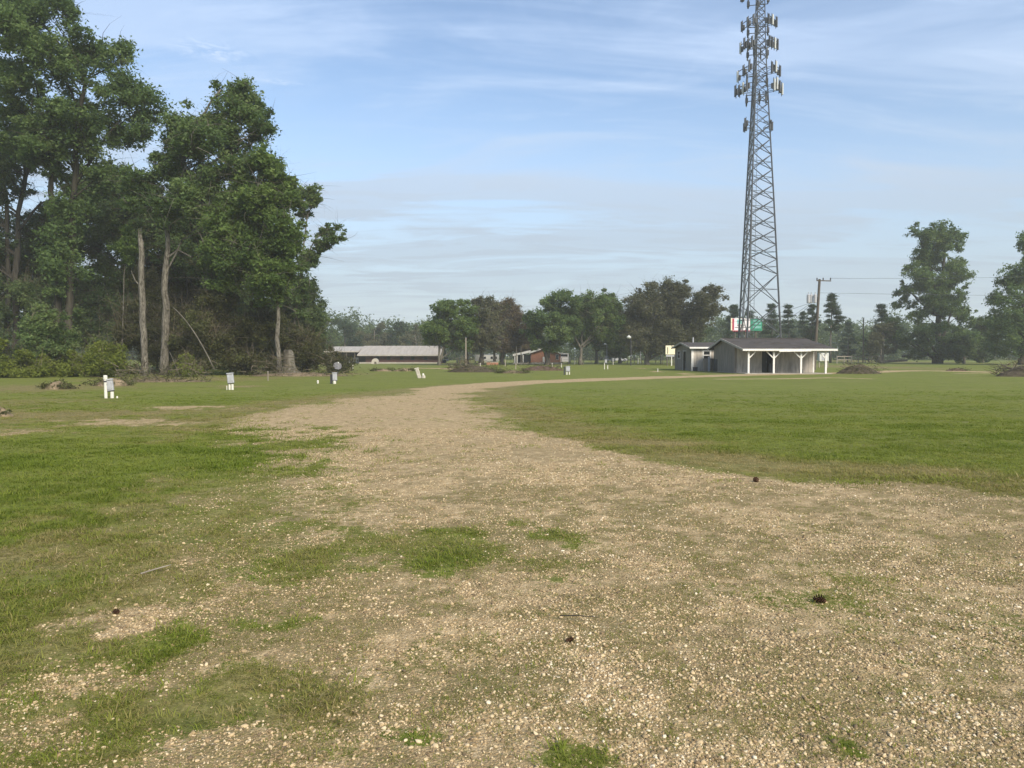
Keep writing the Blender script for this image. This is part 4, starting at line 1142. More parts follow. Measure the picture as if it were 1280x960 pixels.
def build_tower():
    Y = 115.0; X = (943.8 - CX) * mpp(Y)
    root = thing('cell_tower', 'tall three legged lattice cell tower rising behind the grey pavilion', 'cell tower', (X, Y, 0))
    ubs = unit_bar(); ubs.materials.append(M['steel'])
    ubd = unit_bar(); ubd.materials.append(M['steel_dark'])
    def bar(name, a, b, r, parent, me=ubs):
        o = bpy.data.objects.new(name, me); COL.objects.link(o); o.parent = parent
        a, b = Vector(a), Vector(b); d = b - a
        o.location = a; o.rotation_euler = d.to_track_quat('Z', 'Y').to_euler(); o.scale = (r, r, d.length)
        return o
    TOP = EYE + (444 + 12) * mpp(Y)
    def zp(py): return EYE + (444 - py) * mpp(Y)
    def rad(z):
        ks = [(0, 4.0), (zp(410), 3.66), (zp(250), 2.45), (zp(125), 1.42), (zp(62), 0.95), (TOP, 0.68)]
        for (a, ra), (b, rb) in zip(ks[:-1], ks[1:]):
            if z <= b: return ra + (rb - ra) * (z - a) / (b - a)
        return ks[-1][1]
    TH = [R(-6), R(114), R(234)]
    def node(i, z): 
        r = rad(z); return Vector((r * math.cos(TH[i]), r * math.sin(TH[i]), z))
    for i in range(3):
        zs = [-0.1, zp(410), zp(250), zp(125), zp(62), TOP]
        mb = MB(); mb.tube([node(i, max(z, 0)) if z >= 0 else node(i, 0) - Vector((0, 0, 0.1)) for z in zs], [0.16, 0.15, 0.125, 0.10, 0.08, 0.07], 8)
        mb.build('leg', M['steel_dark'], root)
    for i in range(3):
        p = node(i, 0)
        MB().box(p.x - 0.6, p.x + 0.6, p.y - 0.6, p.y + 0.6, -0.3, 0.35).build('footing', M['concrete'], root)
    # panels, from the surveyed heights of the bracing crossings
    levels = [zp(458 - 0), zp(418), zp(381), zp(343.5), zp(325), zp(307), zp(288.5), zp(270.5), zp(252), zp(233.7), zp(215), zp(196.5), zp(177.5), zp(160.5), zp(147), zp(134), zp(122), zp(110), zp(98.5), zp(88), zp(77.5), zp(67), zp(57.5), zp(48.5), zp(40), zp(31.5), zp(23.5), zp(15.5), zp(8), TOP]
    levels[0] = 0.3
    for k in range(len(levels) - 1):
        z0, z1 = levels[k], levels[k + 1]; zm = (z0 + z1) / 2
        r = 0.066 if k < 13 else 0.048
        for i in range(3):
            j = (i + 1) % 3
            me = ubd if i == 2 else ubs
            bar('brace', node(i, z0), node(j, z1), r, root, me)
            bar('brace', node(j, z0), node(i, z1), r, root, me)
            if k < 13:
                bar('strut', node(i, zm), node(j, zm), 0.04, root, ubs)
    # climbing ladder and coax run
    lad = MB()
    def axis(z, dx): return Vector((-0.2 + dx, 0.9 * rad(z) * 0.35, z))
    for dx in (-0.28, 0.28):
        lad.tube([axis(z, dx) for z in (0.2, zp(300), zp(150), TOP)], 0.035, 4)
    lad.build('ladder_rail', M['steel'], root)
    rg = MB()
    z = 0.6
    while z < TOP - 1:
        rg.tube([axis(z, -0.28), axis(z, 0.28)], 0.018, 4, False); z += 0.45
    o = rg.build('ladder_rungs', M['steel'], root); o['kind'] = 'stuff'
    cx = MB()
    for k in range(5):
        cx.tube([node(1, z_) * 0.86 + Vector((0, 0, z_ * 0.14)) + Vector((0.07 * k, 0, 0)) for z_ in (0.3, zp(250), zp(120), zp(40))], 0.03, 4)
    cx.build('cable_run', M['steel_dark'], root)
    # antenna stand-offs: (pixel height, reach m, panels per face, panel height m, white share)
    rng = random.Random(8)
    LV = [(3, 1.7, 3, 1.2, 0.0, 3), (38, 1.5, 3, 1.5, 0.3, 3), (64, 1.65, 4, 1.6, 0.3, 3), (97, 1.95, 3, 1.6, 0.3, 3), (119, 2.25, 4, 1.7, 0.3, 3), (160, 1.0, 2, 1.3, 0.0, 2)]
    for py, reach, npan, ph, ws, nf in LV:
        zc = zp(py)
        for f in range(nf):
            a = TH[f] + R(60) if nf == 3 else (TH[0], TH[1] + R(60))[f]
            if nf == 3: a += R(24)
            d = Vector((math.cos(a), math.sin(a), 0)); s = Vector((-d.y, d.x, 0))
            rr = rad(zc) * 0.5
            c = Vector((0, 0, zc)) + d * (rr + (reach if nf == 3 else 1.0))
            hw = 1.45 if nf == 3 else 0.4
            mnt = MB()
            for dz in (-0.45, 0.45):
                mnt.tube([c - s * hw + Vector((0, 0, dz)), c + s * hw + Vector((0, 0, dz))], 0.065, 5)
                mnt.tube([Vector((0, 0, zc + dz)) + d * rr * 0.9 + s * 0.25, c + s * 0.3 + Vector((0, 0, dz))], 0.045, 5)
                mnt.tube([Vector((0, 0, zc + dz)) + d * rr * 0.9 - s * 0.25, c - s * 0.3 + Vector((0, 0, dz))], 0.045, 5)
            mnt.tube([Vector((0, 0, zc - 0.45)) + d * rr * 0.9, c + Vector((0, 0, 0.45))], 0.035, 5)
            mo = mnt.build('antenna_mount', M['steel_dark'], root)
            for k in range(npan):
                u = -hw + 2 * hw * (k + 0.5 * (npan == 1)) / max(1, npan - 1)
                p = c + s * u
                white = rng.random() < ws
                zo = rng.uniform(-0.35, 0.35)
                Mx = Matrix.Translation(p + Vector((0, 0, zo))) @ Matrix.Rotation(a, 4, 'Z')
                MB().cham(0.07, 0.26, -0.12, 0.12, -ph / 2, ph / 2, 0.03, Mx).build('antenna_panel', M['antenna'] if white else M['steel_dark'], mo)
                MB().tube([p + Vector((0, 0, zo - ph * 0.62)), p + Vector((0, 0, zo + ph * 0.62))], 0.055, 5).build('mast_pipe', M['steel_dark'], mo)
                if rng.random() < 0.8:
                    MB().box(-0.30, -0.05, -0.20, 0.20, -0.5, 0.25, Mx).build('radio_unit', M['steel_dark'], mo)
build_tower()

# ------------------------------------------------------------------ pavilion
def build_pavilion():
    x0, x1 = 20.7, 27.75
    yf, yw, yb = 66.4, 69.4, 76.6      # porch posts, front wall, back wall
    zE, zR, yR = 2.2, 3.27, 73.0
    root = thing('pavilion', 'grey open fronted pavilion with four white posts under a dark shingle roof', 'pavilion', (x0, yf, 0))
    o = Vector((x0, yf, 0))
    def b(): return MB()
    def fin(mb, name, mat, par=root):
        mb.v = [tuple(Vector(v) - o) for v in mb.v]
        return mb.build(name, mat, par)
    def zroof(y):
        return zE + (zR - zE) * (y - 66.0) / (yR - 66.0) if y < yR else zR - (zR - 2.3) * (y - yR) / (78.0 - yR)
    # slab
    fin(b().box(x0 - 0.2, x1 + 0.4, yf - 0.35, yb + 0.1, -0.1, 0.05), 'slab', M['concrete'])
    # front wall with a recessed doorway
    zt = zroof(yw) - 0.12
    d0, d1 = 23.05, 24.15
    fin(b().box(x0 + 0.02, d0, yw, yw + 0.14, 0.05, zt).box(d1, x1, yw, yw + 0.14, 0.05, zt).box(d0, d1, yw, yw + 0.14, 2.1, zt), 'front_wall', M['siding_lit_trim'])
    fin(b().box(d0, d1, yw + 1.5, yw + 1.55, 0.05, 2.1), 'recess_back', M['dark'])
    fin(b().box(d0 - 0.05, d0 - 0.002, yw + 0.145, yw + 1.5, 0.05, 2.2).box(d1 + 0.002, d1 + 0.05, yw + 0.145, yw + 1.5, 0.05, 2.2), 'recess_side', M['siding'])
    dr = fin(b().box(d0 + 0.02, d0 + 0.5, yw + 0.05, yw + 0.1, 0.06, 2.05), 'door', M['box_dark'])
    fin(b().box(d0 + 0.42, d0 + 0.46, yw + 0.02, yw + 0.05, 0.95, 1.1), 'handle', M['steel'], dr)
    # gable wall (left) and right wall
    for xx, nm in ((x0 - 0.16, 'gable_wall'), (x1 + 0.01, 'gable_wall')):
        fin(b().prism([(xx, yw + 0.003, 0.0), (xx, yb, 0.0), (xx, yb, zroof(yb) - 0.12), (xx, yR, zR - 0.12), (xx, yw + 0.003, zroof(yw) - 0.12)], (0.15, 0, 0)), nm, M['siding'])
    fin(b().box(x0, x1, yb - 0.16, yb - 0.01, 0.0, zroof(yb) - 0.15), 'back_wall', M['siding'])
    fin(b().box(x0 - 0.20, x0 - 0.163, yb - 1.4, yb - 0.1, 0.0, 1.25), 'wall_panel', M['box_dark'])
    # roof
    xa, xb = x0 - 0.45, x1 + 0.75
    fin(b().prism([(xa, 66.0, zE), (xa, yR, zR), (xa, yR, zR - 0.09), (xa, 66.0, zE - 0.09)], (xb - xa, 0, 0)), 'roof_slope', M['shingle'])
    fin(b().prism([(xa, yR + 0.002, zR), (xa, 78.0, 2.3), (xa, 78.0, 2.21), (xa, yR + 0.002, zR - 0.09)], (xb - xa, 0, 0)), 'roof_slope', M['shingle'])
    fin(b().box(xa, xb, yR - 0.12, yR + 0.12, zR + 0.005, zR + 0.05), 'ridge_cap', M['shingle'])
    # torn shingle courses
    rng = random.Random(2)
    for k in range(34):
        yy = rng.uniform(66.2, 72.6); xx = rng.uniform(xa + 0.2, xb - 1.2); ww = rng.uniform(0.4, 1.3)
        z_ = zroof(yy)
        sl = (zR - zE) / (yR - 66.0)
        fin(b().add([(xx, yy, z_ + 0.012), (xx + ww, yy, z_ + 0.012), (xx + ww, yy + 0.28, z_ + 0.28 * sl + 0.008), (xx, yy + 0.28, z_ + 0.28 * sl + 0.008), (xx, yy, z_ + 0.03), (xx + ww, yy, z_ + 0.03), (xx + ww, yy + 0.28, z_ + 0.28 * sl + 0.014), (xx, yy + 0.28, z_ + 0.28 * sl + 0.014)], [[0, 3, 2, 1], [4, 5, 6, 7], [0, 1, 5, 4], [1, 2, 6, 5], [2, 3, 7, 6], [3, 0, 4, 7]]), 'shingle', M['shingle'])
    fin(b().box(xa - 0.02, xb + 0.02, 65.93, 65.99, zE - 0.16, zE + 0.01), 'fascia', M['white'])
    fin(b().bar((23.4, 65.9, zE - 0.20), (26.2, 65.9, zE - 0.16), 0.02, 0.10), 'loose_trim', M['white'])
    for sgn, y0_, y1_, z0_, z1_ in ((0, 65.95, yR, zE, zR), (1, yR, 78.0, zR, 2.3)):
        fin(b().prism([(xa - 0.05, y0_, z0_ - 0.16), (xa - 0.05, y0_, z0_ + 0.02), (xa - 0.05, y1_, z1_ + 0.02), (xa - 0.05, y1_, z1_ - 0.16)], (0.045, 0, 0)), 'barge_board', M['siding_lit_trim'])
    # porch beam, posts and braces
    fin(b().box(x0 - 0.1, x1 + 0.15, yf - 0.07, yf + 0.07, zE - 0.22, zE - 0.07), 'porch_beam', M['white'])
    for px in (935.5, 967, 1001, 1032):
        xx = (px - CX) * mpp(yf)
        p = fin(b().box(xx - 0.075, xx + 0.075, yf - 0.075, yf + 0.075, 0.05, zE - 0.221), 'post', M['white'])
        for s_ in (-1, 1):
            if px < 940 and s_ < 0: continue
            if px > 1030 and s_ > 0: continue
            fin(b().bar((xx + s_ * 0.07, yf, 1.42), (xx + s_ * 0.62, yf, zE - 0.235), 0.09, 0.09), 'brace', M['white'], p)
    # corner trim
    fin(b().box(x1 - 0.02, x1 + 0.12, yw - 0.04, yw - 0.003, 0.05, zt), 'corner_trim', M['white'])
    for k in range(9):
        xx = xa + 0.5 + k * 0.98
        fin(b().bar((xx, 66.05, zE - 0.15), (xx, yw, zroof(yw) - 0.17), 0.05, 0.11), 'rafter', M['siding_lit_trim'])
build_pavilion()

def standing_box(name, label, cat, px, py, Y, w_, d_, h_, mat, lidmat=None, lean=0.0, lid=0.06):
    p = at(px, py) if Y is None else Vector(((px - CX) * mpp(Y), Y, 0))
    root = thing(name, label, cat, p)
    MB().cham(-w_ / 2, w_ / 2, -d_ / 2, d_ / 2, 0.0, h_ - lid - 0.003, 0.03, Matrix.Rotation(lean, 4, 'Y')).build('body', M[mat], root)
    MB().cham(-w_ / 2 - 0.02, w_ / 2 + 0.02, -d_ / 2 - 0.02, d_ / 2 + 0.02, h_ - lid, h_, 0.02, Matrix.Rotation(lean, 4, 'Y')).build('lid', M[lidmat or mat], root)
    return root

standing_box('bin', 'blackish bin standing in the dark doorway of the pavilion', 'bin', 0, 0, 69.0, 0.4, 0.4, 0.9, 'box_dark').location.x = 23.75
standing_box('bin', 'small dark can on the porch floor behind the third white post', 'bin', 0, 0, 67.0, 0.24, 0.24, 0.42, 'box_dark').location.x = 25.75

# ------------------------------------------------------------------ small shed
def build_shed():
    x0, x1, y0, y1 = 19.0, 24.2, 79.0, 87.2
    zE, zR, yR = 2.42, 2.92, 83.0
    root = thing('shed', 'small grey shed with white window frames behind the left end of the pavilion', 'shed', (x0, y0, 0))
    o = Vector((x0, y0, 0))
    def fin(mb, name, mat, par=root):
        mb.v = [tuple(Vector(v) - o) for v in mb.v]
        return mb.build(name, mat, par)
    b = MB
    wx0, wx1, wz0, wz1 = 20.12, 20.75, 1.25, 2.05
    fin(b().box(x0, wx0, y0, y0 + 0.12, -0.1, zE).box(wx1, x1, y0, y0 + 0.12, -0.1, zE).box(wx0, wx1, y0, y0 + 0.12, -0.1, wz0).box(wx0, wx1, y0, y0 + 0.12, wz1, zE), 'front_wall', M['siding_lit_trim'])
    wn = fin(b().box(wx0 - 0.13, wx0, y0 - 0.05, y0 + 0.05, wz0 - 0.13, wz1 + 0.13).box(wx1, wx1 + 0.13, y0 - 0.05, y0 + 0.05, wz0 - 0.13, wz1 + 0.13).box(wx0, wx1, y0 - 0.05, y0 + 0.05, wz1, wz1 + 0.13).box(wx0, wx1, y0 - 0.05, y0 + 0.05, wz0 - 0.13, wz0).box(wx0, wx1, y0 - 0.03, y0 + 0.03, 1.60, 1.70), 'window', M['white'])
    fin(b().box(wx0, wx1, y0 + 0.06, y0 + 0.08, wz0, 1.6).box(wx0, wx1, y0 + 0.062, y0 + 0.082, 1.7, wz1), 'pane', M['glass'], wn)
    # gable wall with a door opening and a small window
    dy0, dy1 = 81.7, 82.9; gy0, gy1 = 84.6, 85.6
    X = x0 - 0.12
    def zr(y): return zE + (zR - zE) * (y - y0) / (yR - y0) if y < yR else zR - (zR - zE) * (y - yR) / (y1 - yR)
    g = b()
    for a, c, lo in ((y0 + 0.003, dy0, -0.1), (dy0, dy1, 2.05), (dy1, gy0, -0.1), (gy0, gy1, 2.05), (gy1, y1, -0.1)):
        ys = [a] + ([yR] if a < yR < c else []) + [c]
        g.prism([(X, a, lo), (X, c, lo)] + [(X, y, zr(y) - 0.06) for y in reversed(ys)], (0.117, 0, 0))
    g.box(X, X + 0.117, gy0, gy1, -0.1, 1.35)
    fin(g, 'gable_wall', M['siding'])
    fin(b().box(X - 0.03, X + 0.05, dy0 - 0.16, dy0, 0, 2.2).box(X - 0.03, X + 0.05, dy1, dy1 + 0.16, 0, 2.2).box(X - 0.03, X + 0.05, dy0, dy1, 2.05, 2.2), 'door_frame', M['siding_lit_trim'])
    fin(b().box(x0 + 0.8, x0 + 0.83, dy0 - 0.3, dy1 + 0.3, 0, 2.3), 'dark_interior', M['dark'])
    w2 = fin(b().box(X - 0.03, X + 0.05, gy0 - 0.2, gy0, 1.2, 2.2).box(X - 0.03, X + 0.05, gy1, gy1 + 0.2, 1.2, 2.2).box(X - 0.03, X + 0.05, gy0, gy1, 2.05, 2.2).box(X - 0.03, X + 0.05, gy0, gy1, 1.2, 1.35).box(X - 0.01, X + 0.03, gy0, gy1, 1.66, 1.72), 'window', M['siding_lit_trim'])
    fin(b().box(X + 0.06, X + 0.08, gy0, gy1, 1.35, 2.05), 'pane', M['glass'], w2)
    fin(b().box(x0, x1, y1 - 0.12, y1, -0.1, zE - 0.02), 'back_wall', M['siding'])
    fin(b().box(x1, x1 + 0.12, y0, y1, -0.1, zE - 0.02), 'end_wall', M['siding'])
    fin(b().box(x0 - 0.17, x0 + 0.06, y0 - 0.04, y0 - 0.003, 0, zE - 0.05), 'corner_trim', M['white'])
    xa, xb = x0 - 0.45, x1 + 0.3
    for (ya, za, yb_, zb) in ((y0 - 0.4, zE + 0.0, yR, zR + 0.06), (yR + 0.002, zR + 0.06, y1 + 0.4, zE + 0.0)):
        fin(b().prism([(xa, ya, za), (xa, yb_, zb), (xa, yb_, zb + 0.08), (xa, ya, za + 0.08)], (xb - xa, 0, 0)), 'roof_slope', M['shingle'])
        fin(b().prism([(xa - 0.04, ya, za - 0.06), (xa - 0.04, yb_, zb - 0.06), (xa - 0.04, yb_, zb + 0.1), (xa - 0.04, ya, za + 0.1)], (0.037, 0, 0)), 'barge_board', M['siding_lit_trim'])
    fin(b().box(xa, xb, y0 - 0.46, y0 - 0.41, zE - 0.08, zE + 0.09), 'fascia', M['white'])
    vp = (866 - CX) * mpp(84.5)
    fin(b().tube([(vp, 84.5, 2.6), (vp, 84.5, 3.65)], 0.09, 8), 'vent_pipe', M['box_grey'])
build_shed()
standing_box('bin', 'tall dark bin left of the grey post in front of the shed', 'bin', 882, 0, 77.6, 0.5, 0.5, 1.32, 'box_dark', 'box_dark', group if False else 0.0) if False else None
GBN = 'tall dark bins in front of the shed'
for px, lab in ((882, 'tall dark bin left of the grey post in front of the shed'), (890.2, 'tall dark bin right of the grey post in front of the shed')):
    tag(standing_box('bin', lab, 'bin', px, 0, 77.6, 0.50, 0.45, 1.32, 'siding'), group=GBN)
pst = thing('wooden_post', 'pale grey square post between two tall dark bins by the shed', 'post', ((886.2 - CX) * mpp(77.0), 77.0, 0))
MB().box(-0.09, 0.09, -0.09, 0.09, -0.1, 1.45).build('post', M['box_grey'], pst)
MB().cham(-0.11, 0.11, -0.11, 0.11, 1.453, 1.5, 0.03).build('cap', M['box_grey'], pst)
standing_box('air_conditioner', 'dark squat box at the front corner of the small shed', 'machine', 869, 0, 78.3, 0.42, 0.4, 0.42, 'box_dark')

# ------------------------------------------------------------------ utility poles and wires
def utility_pole():
    Y = 84.0
    b0 = pt(1017.5, 462, Y); b0.z = 0
    root = thing('utility_pole', 'dark wooden utility pole with crossarm and transformers behind the pavilion', 'utility pole', b0)
    top = pt(1024.5, 349, Y) - b0
    MB().tube([(0, 0, -0.3), top * 0.5, top], [0.19, 0.16, 0.13], 10).build('pole', M['wood_pole'], root)
    a = top * 0.985
    MB().bar(a + Vector((-0.35, -0.05, 0)), a + Vector((1.25, -0.05, -0.05)), 0.09, 0.11).build('crossarm', M['wood_pole'], root)
    for dx in (-0.3, 0.38, 1.2):
        MB().lathe([(0.05, -0.02), (0.09, 0.0), (0.05, 0.1), (0.08, 0.14), (0.04, 0.24)], 8, Matrix.Translation(a + Vector((dx, -0.05, 0.07)))).build('insulator', M['box_dark'], root)
    for k, dx in enumerate((-0.62, -0.98, -0.3)):
        c = pt(1020, 372, Y) - b0 + Vector((dx, -0.15 * k - 0.2, -0.15))
        t = MB().lathe([(0.16, -0.48), (0.19, -0.44), (0.19, 0.38), (0.15, 0.46), (0.04, 0.5), (0.04, 0.75)], 10, Matrix.Translation(c)).build('transformer', M['box_grey'], root, False)
        MB().bar(c + Vector((0.1, 0.05, 0.2)), Vector((top.x * 0.82, 0, c.z + 0.2)), 0.05, 0.06).build('bracket', M['steel_dark'], t)
    return b0, top
b0, ptop = utility_pole()
def wire(label, a, b, sag, r=0.018):
    a, b = Vector(a), Vector(b)
    o = MB().tube([a.lerp(b, k / 12) - Vector((0, 0, sag * 4 * (k / 12) * (1 - k / 12))) for k in range(13)], r, 4).build('power_line', M['steel_dark'])
    tag(o, label, 'power line', 'overhead lines at the wooden utility pole')
pl = b0 + ptop
wire('upper power line running right from the crossarm of the wooden utility pole', pl + Vector((1.2, -0.05, 0.1)), pt(1420, 341, 92), 0.25)
wire('lower power line running right from below the crossarm of the wooden utility pole', pt(1025, 366, 84), pt(1420, 370, 92), 0.1)
wire('highest cable running from the transformers left behind the tower', pt(1012, 379, 83.8), pt(900, 404, 100), 0.4)
wire('middle cable sloping from the transformers down toward the tower foot', pt(1013, 379, 83.8), pt(950, 417, 100), 0.3)
wire('steepest cable sloping from the transformers down to the pavilion', pt(1014, 380, 83.8), pt(962, 423, 92), 0.2)

def plain_pole(name, label, px, top, Y, r, mat, cat='pole', lamp=None):
    p = Vector(((px - CX) * mpp(Y), Y, 0)); h = pt(px, top, Y).z
    root = thing(name, label, cat, p)
    MB().tube([(0, 0, -0.2), (0, 0, h * 0.5), (0, 0, h)], [r, r * 0.92, r * 0.8], 8).build('pole', M[mat], root)
    if lamp:
        MB().bar((0, 0, h - 0.1), (lamp[0], 0, h + 0.05), 0.06, 0.06).build('arm', M[mat], root)
        MB().lathe([(0.05, 0.2), (0.14, 0.12), (0.28, 0.0), (0.3, -0.08), (0.2, -0.2)], 10, Matrix.Translation((lamp[0], 0, h + 0.0)) @ Matrix.Scale(lamp[1], 4)).build('lamp_head', M['antenna'], root)
    else:
        MB().lathe([(r * 0.95, -0.02), (r * 1.0, 0.04), (r * 0.4, 0.09)], 8, Matrix.Translation((0, 0, h))).build('pole_cap', M['steel'], root)
    return root
plain_pole('utility_pole', 'pale slim pole rising from the brush mound before the brown trees', 582.3, 422, 88, 0.09, 'wood_pale')
plain_pole('lamp_post', 'black lamp post with a white head left of the biggest brown oak', 788.5, 421, 122, 0.10, 'box_dark', 'lamp post', (-0.35, 1.3))
plain_pole('lamp_post', 'pale slim lamp post with a round white head right of the forked tree', 758.5, 430, 140, 0.05, 'box_grey', 'lamp post', (-0.35, 0.9))
plain_pole('pole', 'tall thin bare pole left of the biggest tree on the right', 1078.5, 398, 165, 0.14, 'wood_pole')
plain_pole('pole', 'thin pale pole in front of the porch of the brick house', 645.5, 433, 128, 0.07, 'wood_pale')
plain_pole('pole', 'thin grey pole between the reddish tree and the brick house', 651.3, 433, 128, 0.08, 'wood_pale')
plain_pole('pole', 'slim grey pole between the black lamp post and the big oak', 800.5, 432, 150, 0.06, 'box_grey')
plain_pole('pole', 'shorter grey post right of the big oak trunk', 826, 441, 140, 0.13, 'wood_pale')

# ------------------------------------------------------------------ billboard behind the tower, cream sign
def billboard():
    Y = 150
    def X(px): return (px - CX) * mpp(Y)
    def Z(py): return EYE + (444 - py) * mpp(Y)
    root = thing('billboard', 'roadside billboard half white and half green seen through the tower legs', 'billboard', (X(933), Y, 0))
    o = Vector((X(933), Y, 0))
    def fin(mb, name, mat, par=root):
        mb.v = [tuple(Vector(v) - o) for v in mb.v]; return mb.build(name, mat, par)
    for px in (919, 932, 945):
        fin(MB().box(X(px) - 0.12, X(px) + 0.12, Y + 0.3, Y + 0.55, -0.2, Z(414)), 'post', M['wood_pole'])
    A = fin(MB().box(X(915), X(937.3), Y, Y + 0.25, Z(413), Z(398)), 'left_board', M['sign_white'])
    fin(MB().box(X(914.6), X(917), Y - 0.03, Y - 0.004, Z(412.5), Z(398.4)), 'red_stripe', M['red'], A)
    fin(MB().box(X(913), X(914.5), Y - 0.05, Y + 0.25, Z(413), Z(397.6)), 'frame_edge', M['cream'], A)
    fin(MB().box(X(920.5), X(926.5), Y - 0.03, Y - 0.004, Z(405), Z(399.4)), 'picture', M['teal'], A)
    fin(MB().box(X(918), X(937), Y - 0.03, Y - 0.004, Z(409.7), Z(409)), 'dark_line', M['box_dark'], A)
    fin(MB().box(X(915), X(937), Y - 0.06, Y - 0.002, Z(414.2), Z(413.1)), 'catwalk', M['red'], A)
    lt = MB(); x = 921.0
    for k in range(9):
        lt.box(X(x), X(x + 0.55), Y - 0.03, Y - 0.004, Z(407.8), Z(405.8)); x += 1.05
        if k % 3 == 0: lt.box(X(x - 0.5), X(x), Y - 0.03, Y - 0.004, Z(406.3), Z(405.8))
    fin(lt, 'lettering', M['box_dark'], A)
    B = fin(MB().box(X(937.5), X(952), Y + 0.02, Y + 0.25, Z(413.5), Z(398.5)), 'right_board', M['green'])
    lt = MB(); rng = random.Random(5)
    for row, (za, zb) in enumerate(((402.0, 400.0), (405.6, 403.4), (410.5, 407.6))):
        x = 940.5
        while x < 950:
            w_ = rng.uniform(0.4, 1.0)
            lt.box(X(x), X(x + w_), Y - 0.01, Y + 0.016, Z(za), Z(zb)); x += w_ + rng.uniform(0.35, 0.7)
    fin(lt, 'lettering', M['teal'], B)
billboard()

def cream_sign():
    Y = 118
    def X(px): return (px - CX) * mpp(Y)
    def Z(py): return EYE + (444 - py) * mpp(Y)
    o = Vector((X(837), Y, 0))
    root = thing('sign_board', 'cream sign board on legs left of the small grey shed', 'sign', o)
    def fin(mb, name, mat, par=root):
        mb.v = [tuple(Vector(v) - o) for v in mb.v]; return mb.build(name, mat, par)
    p = fin(MB().cham(X(831.8), X(844), Y, Y + 0.18, Z(443), Z(432), 0.03), 'board', M['cream'])
    fin(MB().box(X(834), X(834.9), Y - 0.03, Y - 0.004, Z(442), Z(434)), 'stroke', M['wood_pole'], p)
    fin(MB().prism([(X(839), Y - 0.03, Z(432.2)), (X(840), Y - 0.03, Z(432.2)), (X(841.4), Y - 0.03, Z(435.5)), (X(840.6), Y - 0.03, Z(435.8))], (0, 0.026, 0)), 'stroke', M['wood_pole'], p)
    fin(MB().box(X(832.5), X(843), Y + 0.03, Y + 0.14, Z(445.8), Z(443.6)), 'rail', M['box_grey'])
    for px in (834, 839.5, 842.5):
        fin(MB().box(X(px) - 0.07, X(px) + 0.07, Y + 0.02, Y + 0.15, -0.2, Z(445.9)), 'post', M['pvc'] if px == 839.5 else M['wood_pole'])
cream_sign()

# ------------------------------------------------------------------ long building, brick house
def long_building():
    Y = 148
    def X(px): return (px - CX) * mpp(Y)
    def Z(py): return EYE + (444 - py) * mpp(Y)
    o = Vector((X(475), Y, 0))
    root = thing('long_building', 'long low dark red building under a pale metal roof beyond the lawn', 'building', o)
    def fin(mb, name, mat, par=root):
        mb.v = [tuple(Vector(v) - o) for v in mb.v]; return mb.build(name, mat, par)
    ze = Z(443.6) ; zr = Z(431.8)
    fin(MB().box(X(457), X(549), Y, Y + 8, -0.1, ze), 'wall', M['red_wall'])
    fin(MB().box(X(449), X(549), Y - 0.25, Y - 0.01, -0.1, 0.28), 'plinth', M['concrete'])
    fin(MB().prism([(X(448), Y - 1.2, ze), (X(448), Y + 6, zr), (X(448), Y + 13, ze), (X(448), Y + 13, ze - 0.15), (X(448), Y + 6, zr - 0.15), (X(448), Y - 1.2, ze - 0.15)], (X(552) - X(448), 0, 0)), 'roof', M['metal_roof'])
    for k in range(26):
        x = X(448.6) + k * 0.62
        sl = (zr - ze) / 7.2
        fin(MB().add([(x, Y - 1.2, ze + 0.004), (x + 0.05, Y - 1.2, ze + 0.004), (x + 0.05, Y + 5.9, zr - 0.01), (x, Y + 5.9, zr - 0.01), (x, Y - 1.2, ze + 0.05), (x + 0.05, Y - 1.2, ze + 0.05), (x + 0.05, Y + 5.9, zr + 0.03), (x, Y + 5.9, zr + 0.03)], [[0, 3, 2, 1], [4, 5, 6, 7], [0, 1, 5, 4], [1, 2, 6, 5], [2, 3, 7, 6], [3, 0, 4, 7]]), 'roof_rib', M['metal_roof'])
    fin(MB().box(X(448), X(552), Y - 1.26, Y - 1.21, ze - 0.22, ze + 0.03), 'fascia', M['concrete'])
    # open bay at the left
    fin(MB().prism([(X(404), Y + 0.5, Z(439)), (X(404), Y + 6, Z(432.6)), (X(404), Y + 6, Z(432.6) - 0.15), (X(404), Y + 0.5, Z(439) - 0.2)], (X(447.6) - X(404), 0, 0)), 'bay_roof', M['metal_roof'])
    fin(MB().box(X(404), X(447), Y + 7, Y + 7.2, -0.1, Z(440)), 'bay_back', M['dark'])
    for px in (408, 420, 432, 442.5):
        fin(MB().box(X(px) - 0.1, X(px) + 0.1, Y + 0.8, Y + 1.0, -0.1, Z(439.6)), 'bay_post', M['wood_pole'])
    fin(MB().box(X(432), X(446), Y + 3, Y + 3.15, -0.1, Z(447)), 'white_panel', M['box_grey'])
    fin(MB().box(X(447.5), X(456.6), Y + 0.6, Y + 0.8, -0.1, ze), 'opening_shade', M['dark'])  # solid near-black slab, the shade of the gap painted on it
    for px in (470, 484, 500, 514, 530):
        wd = fin(MB().box(X(px), X(px + 4.5), Y - 0.05, Y - 0.003, 0.75, 1.5), 'window', M['box_dark'])
        fin(MB().box(X(px + 0.4), X(px + 4.1), Y - 0.07, Y - 0.053, 0.83, 1.42), 'pane', M['glass'], wd)
long_building()

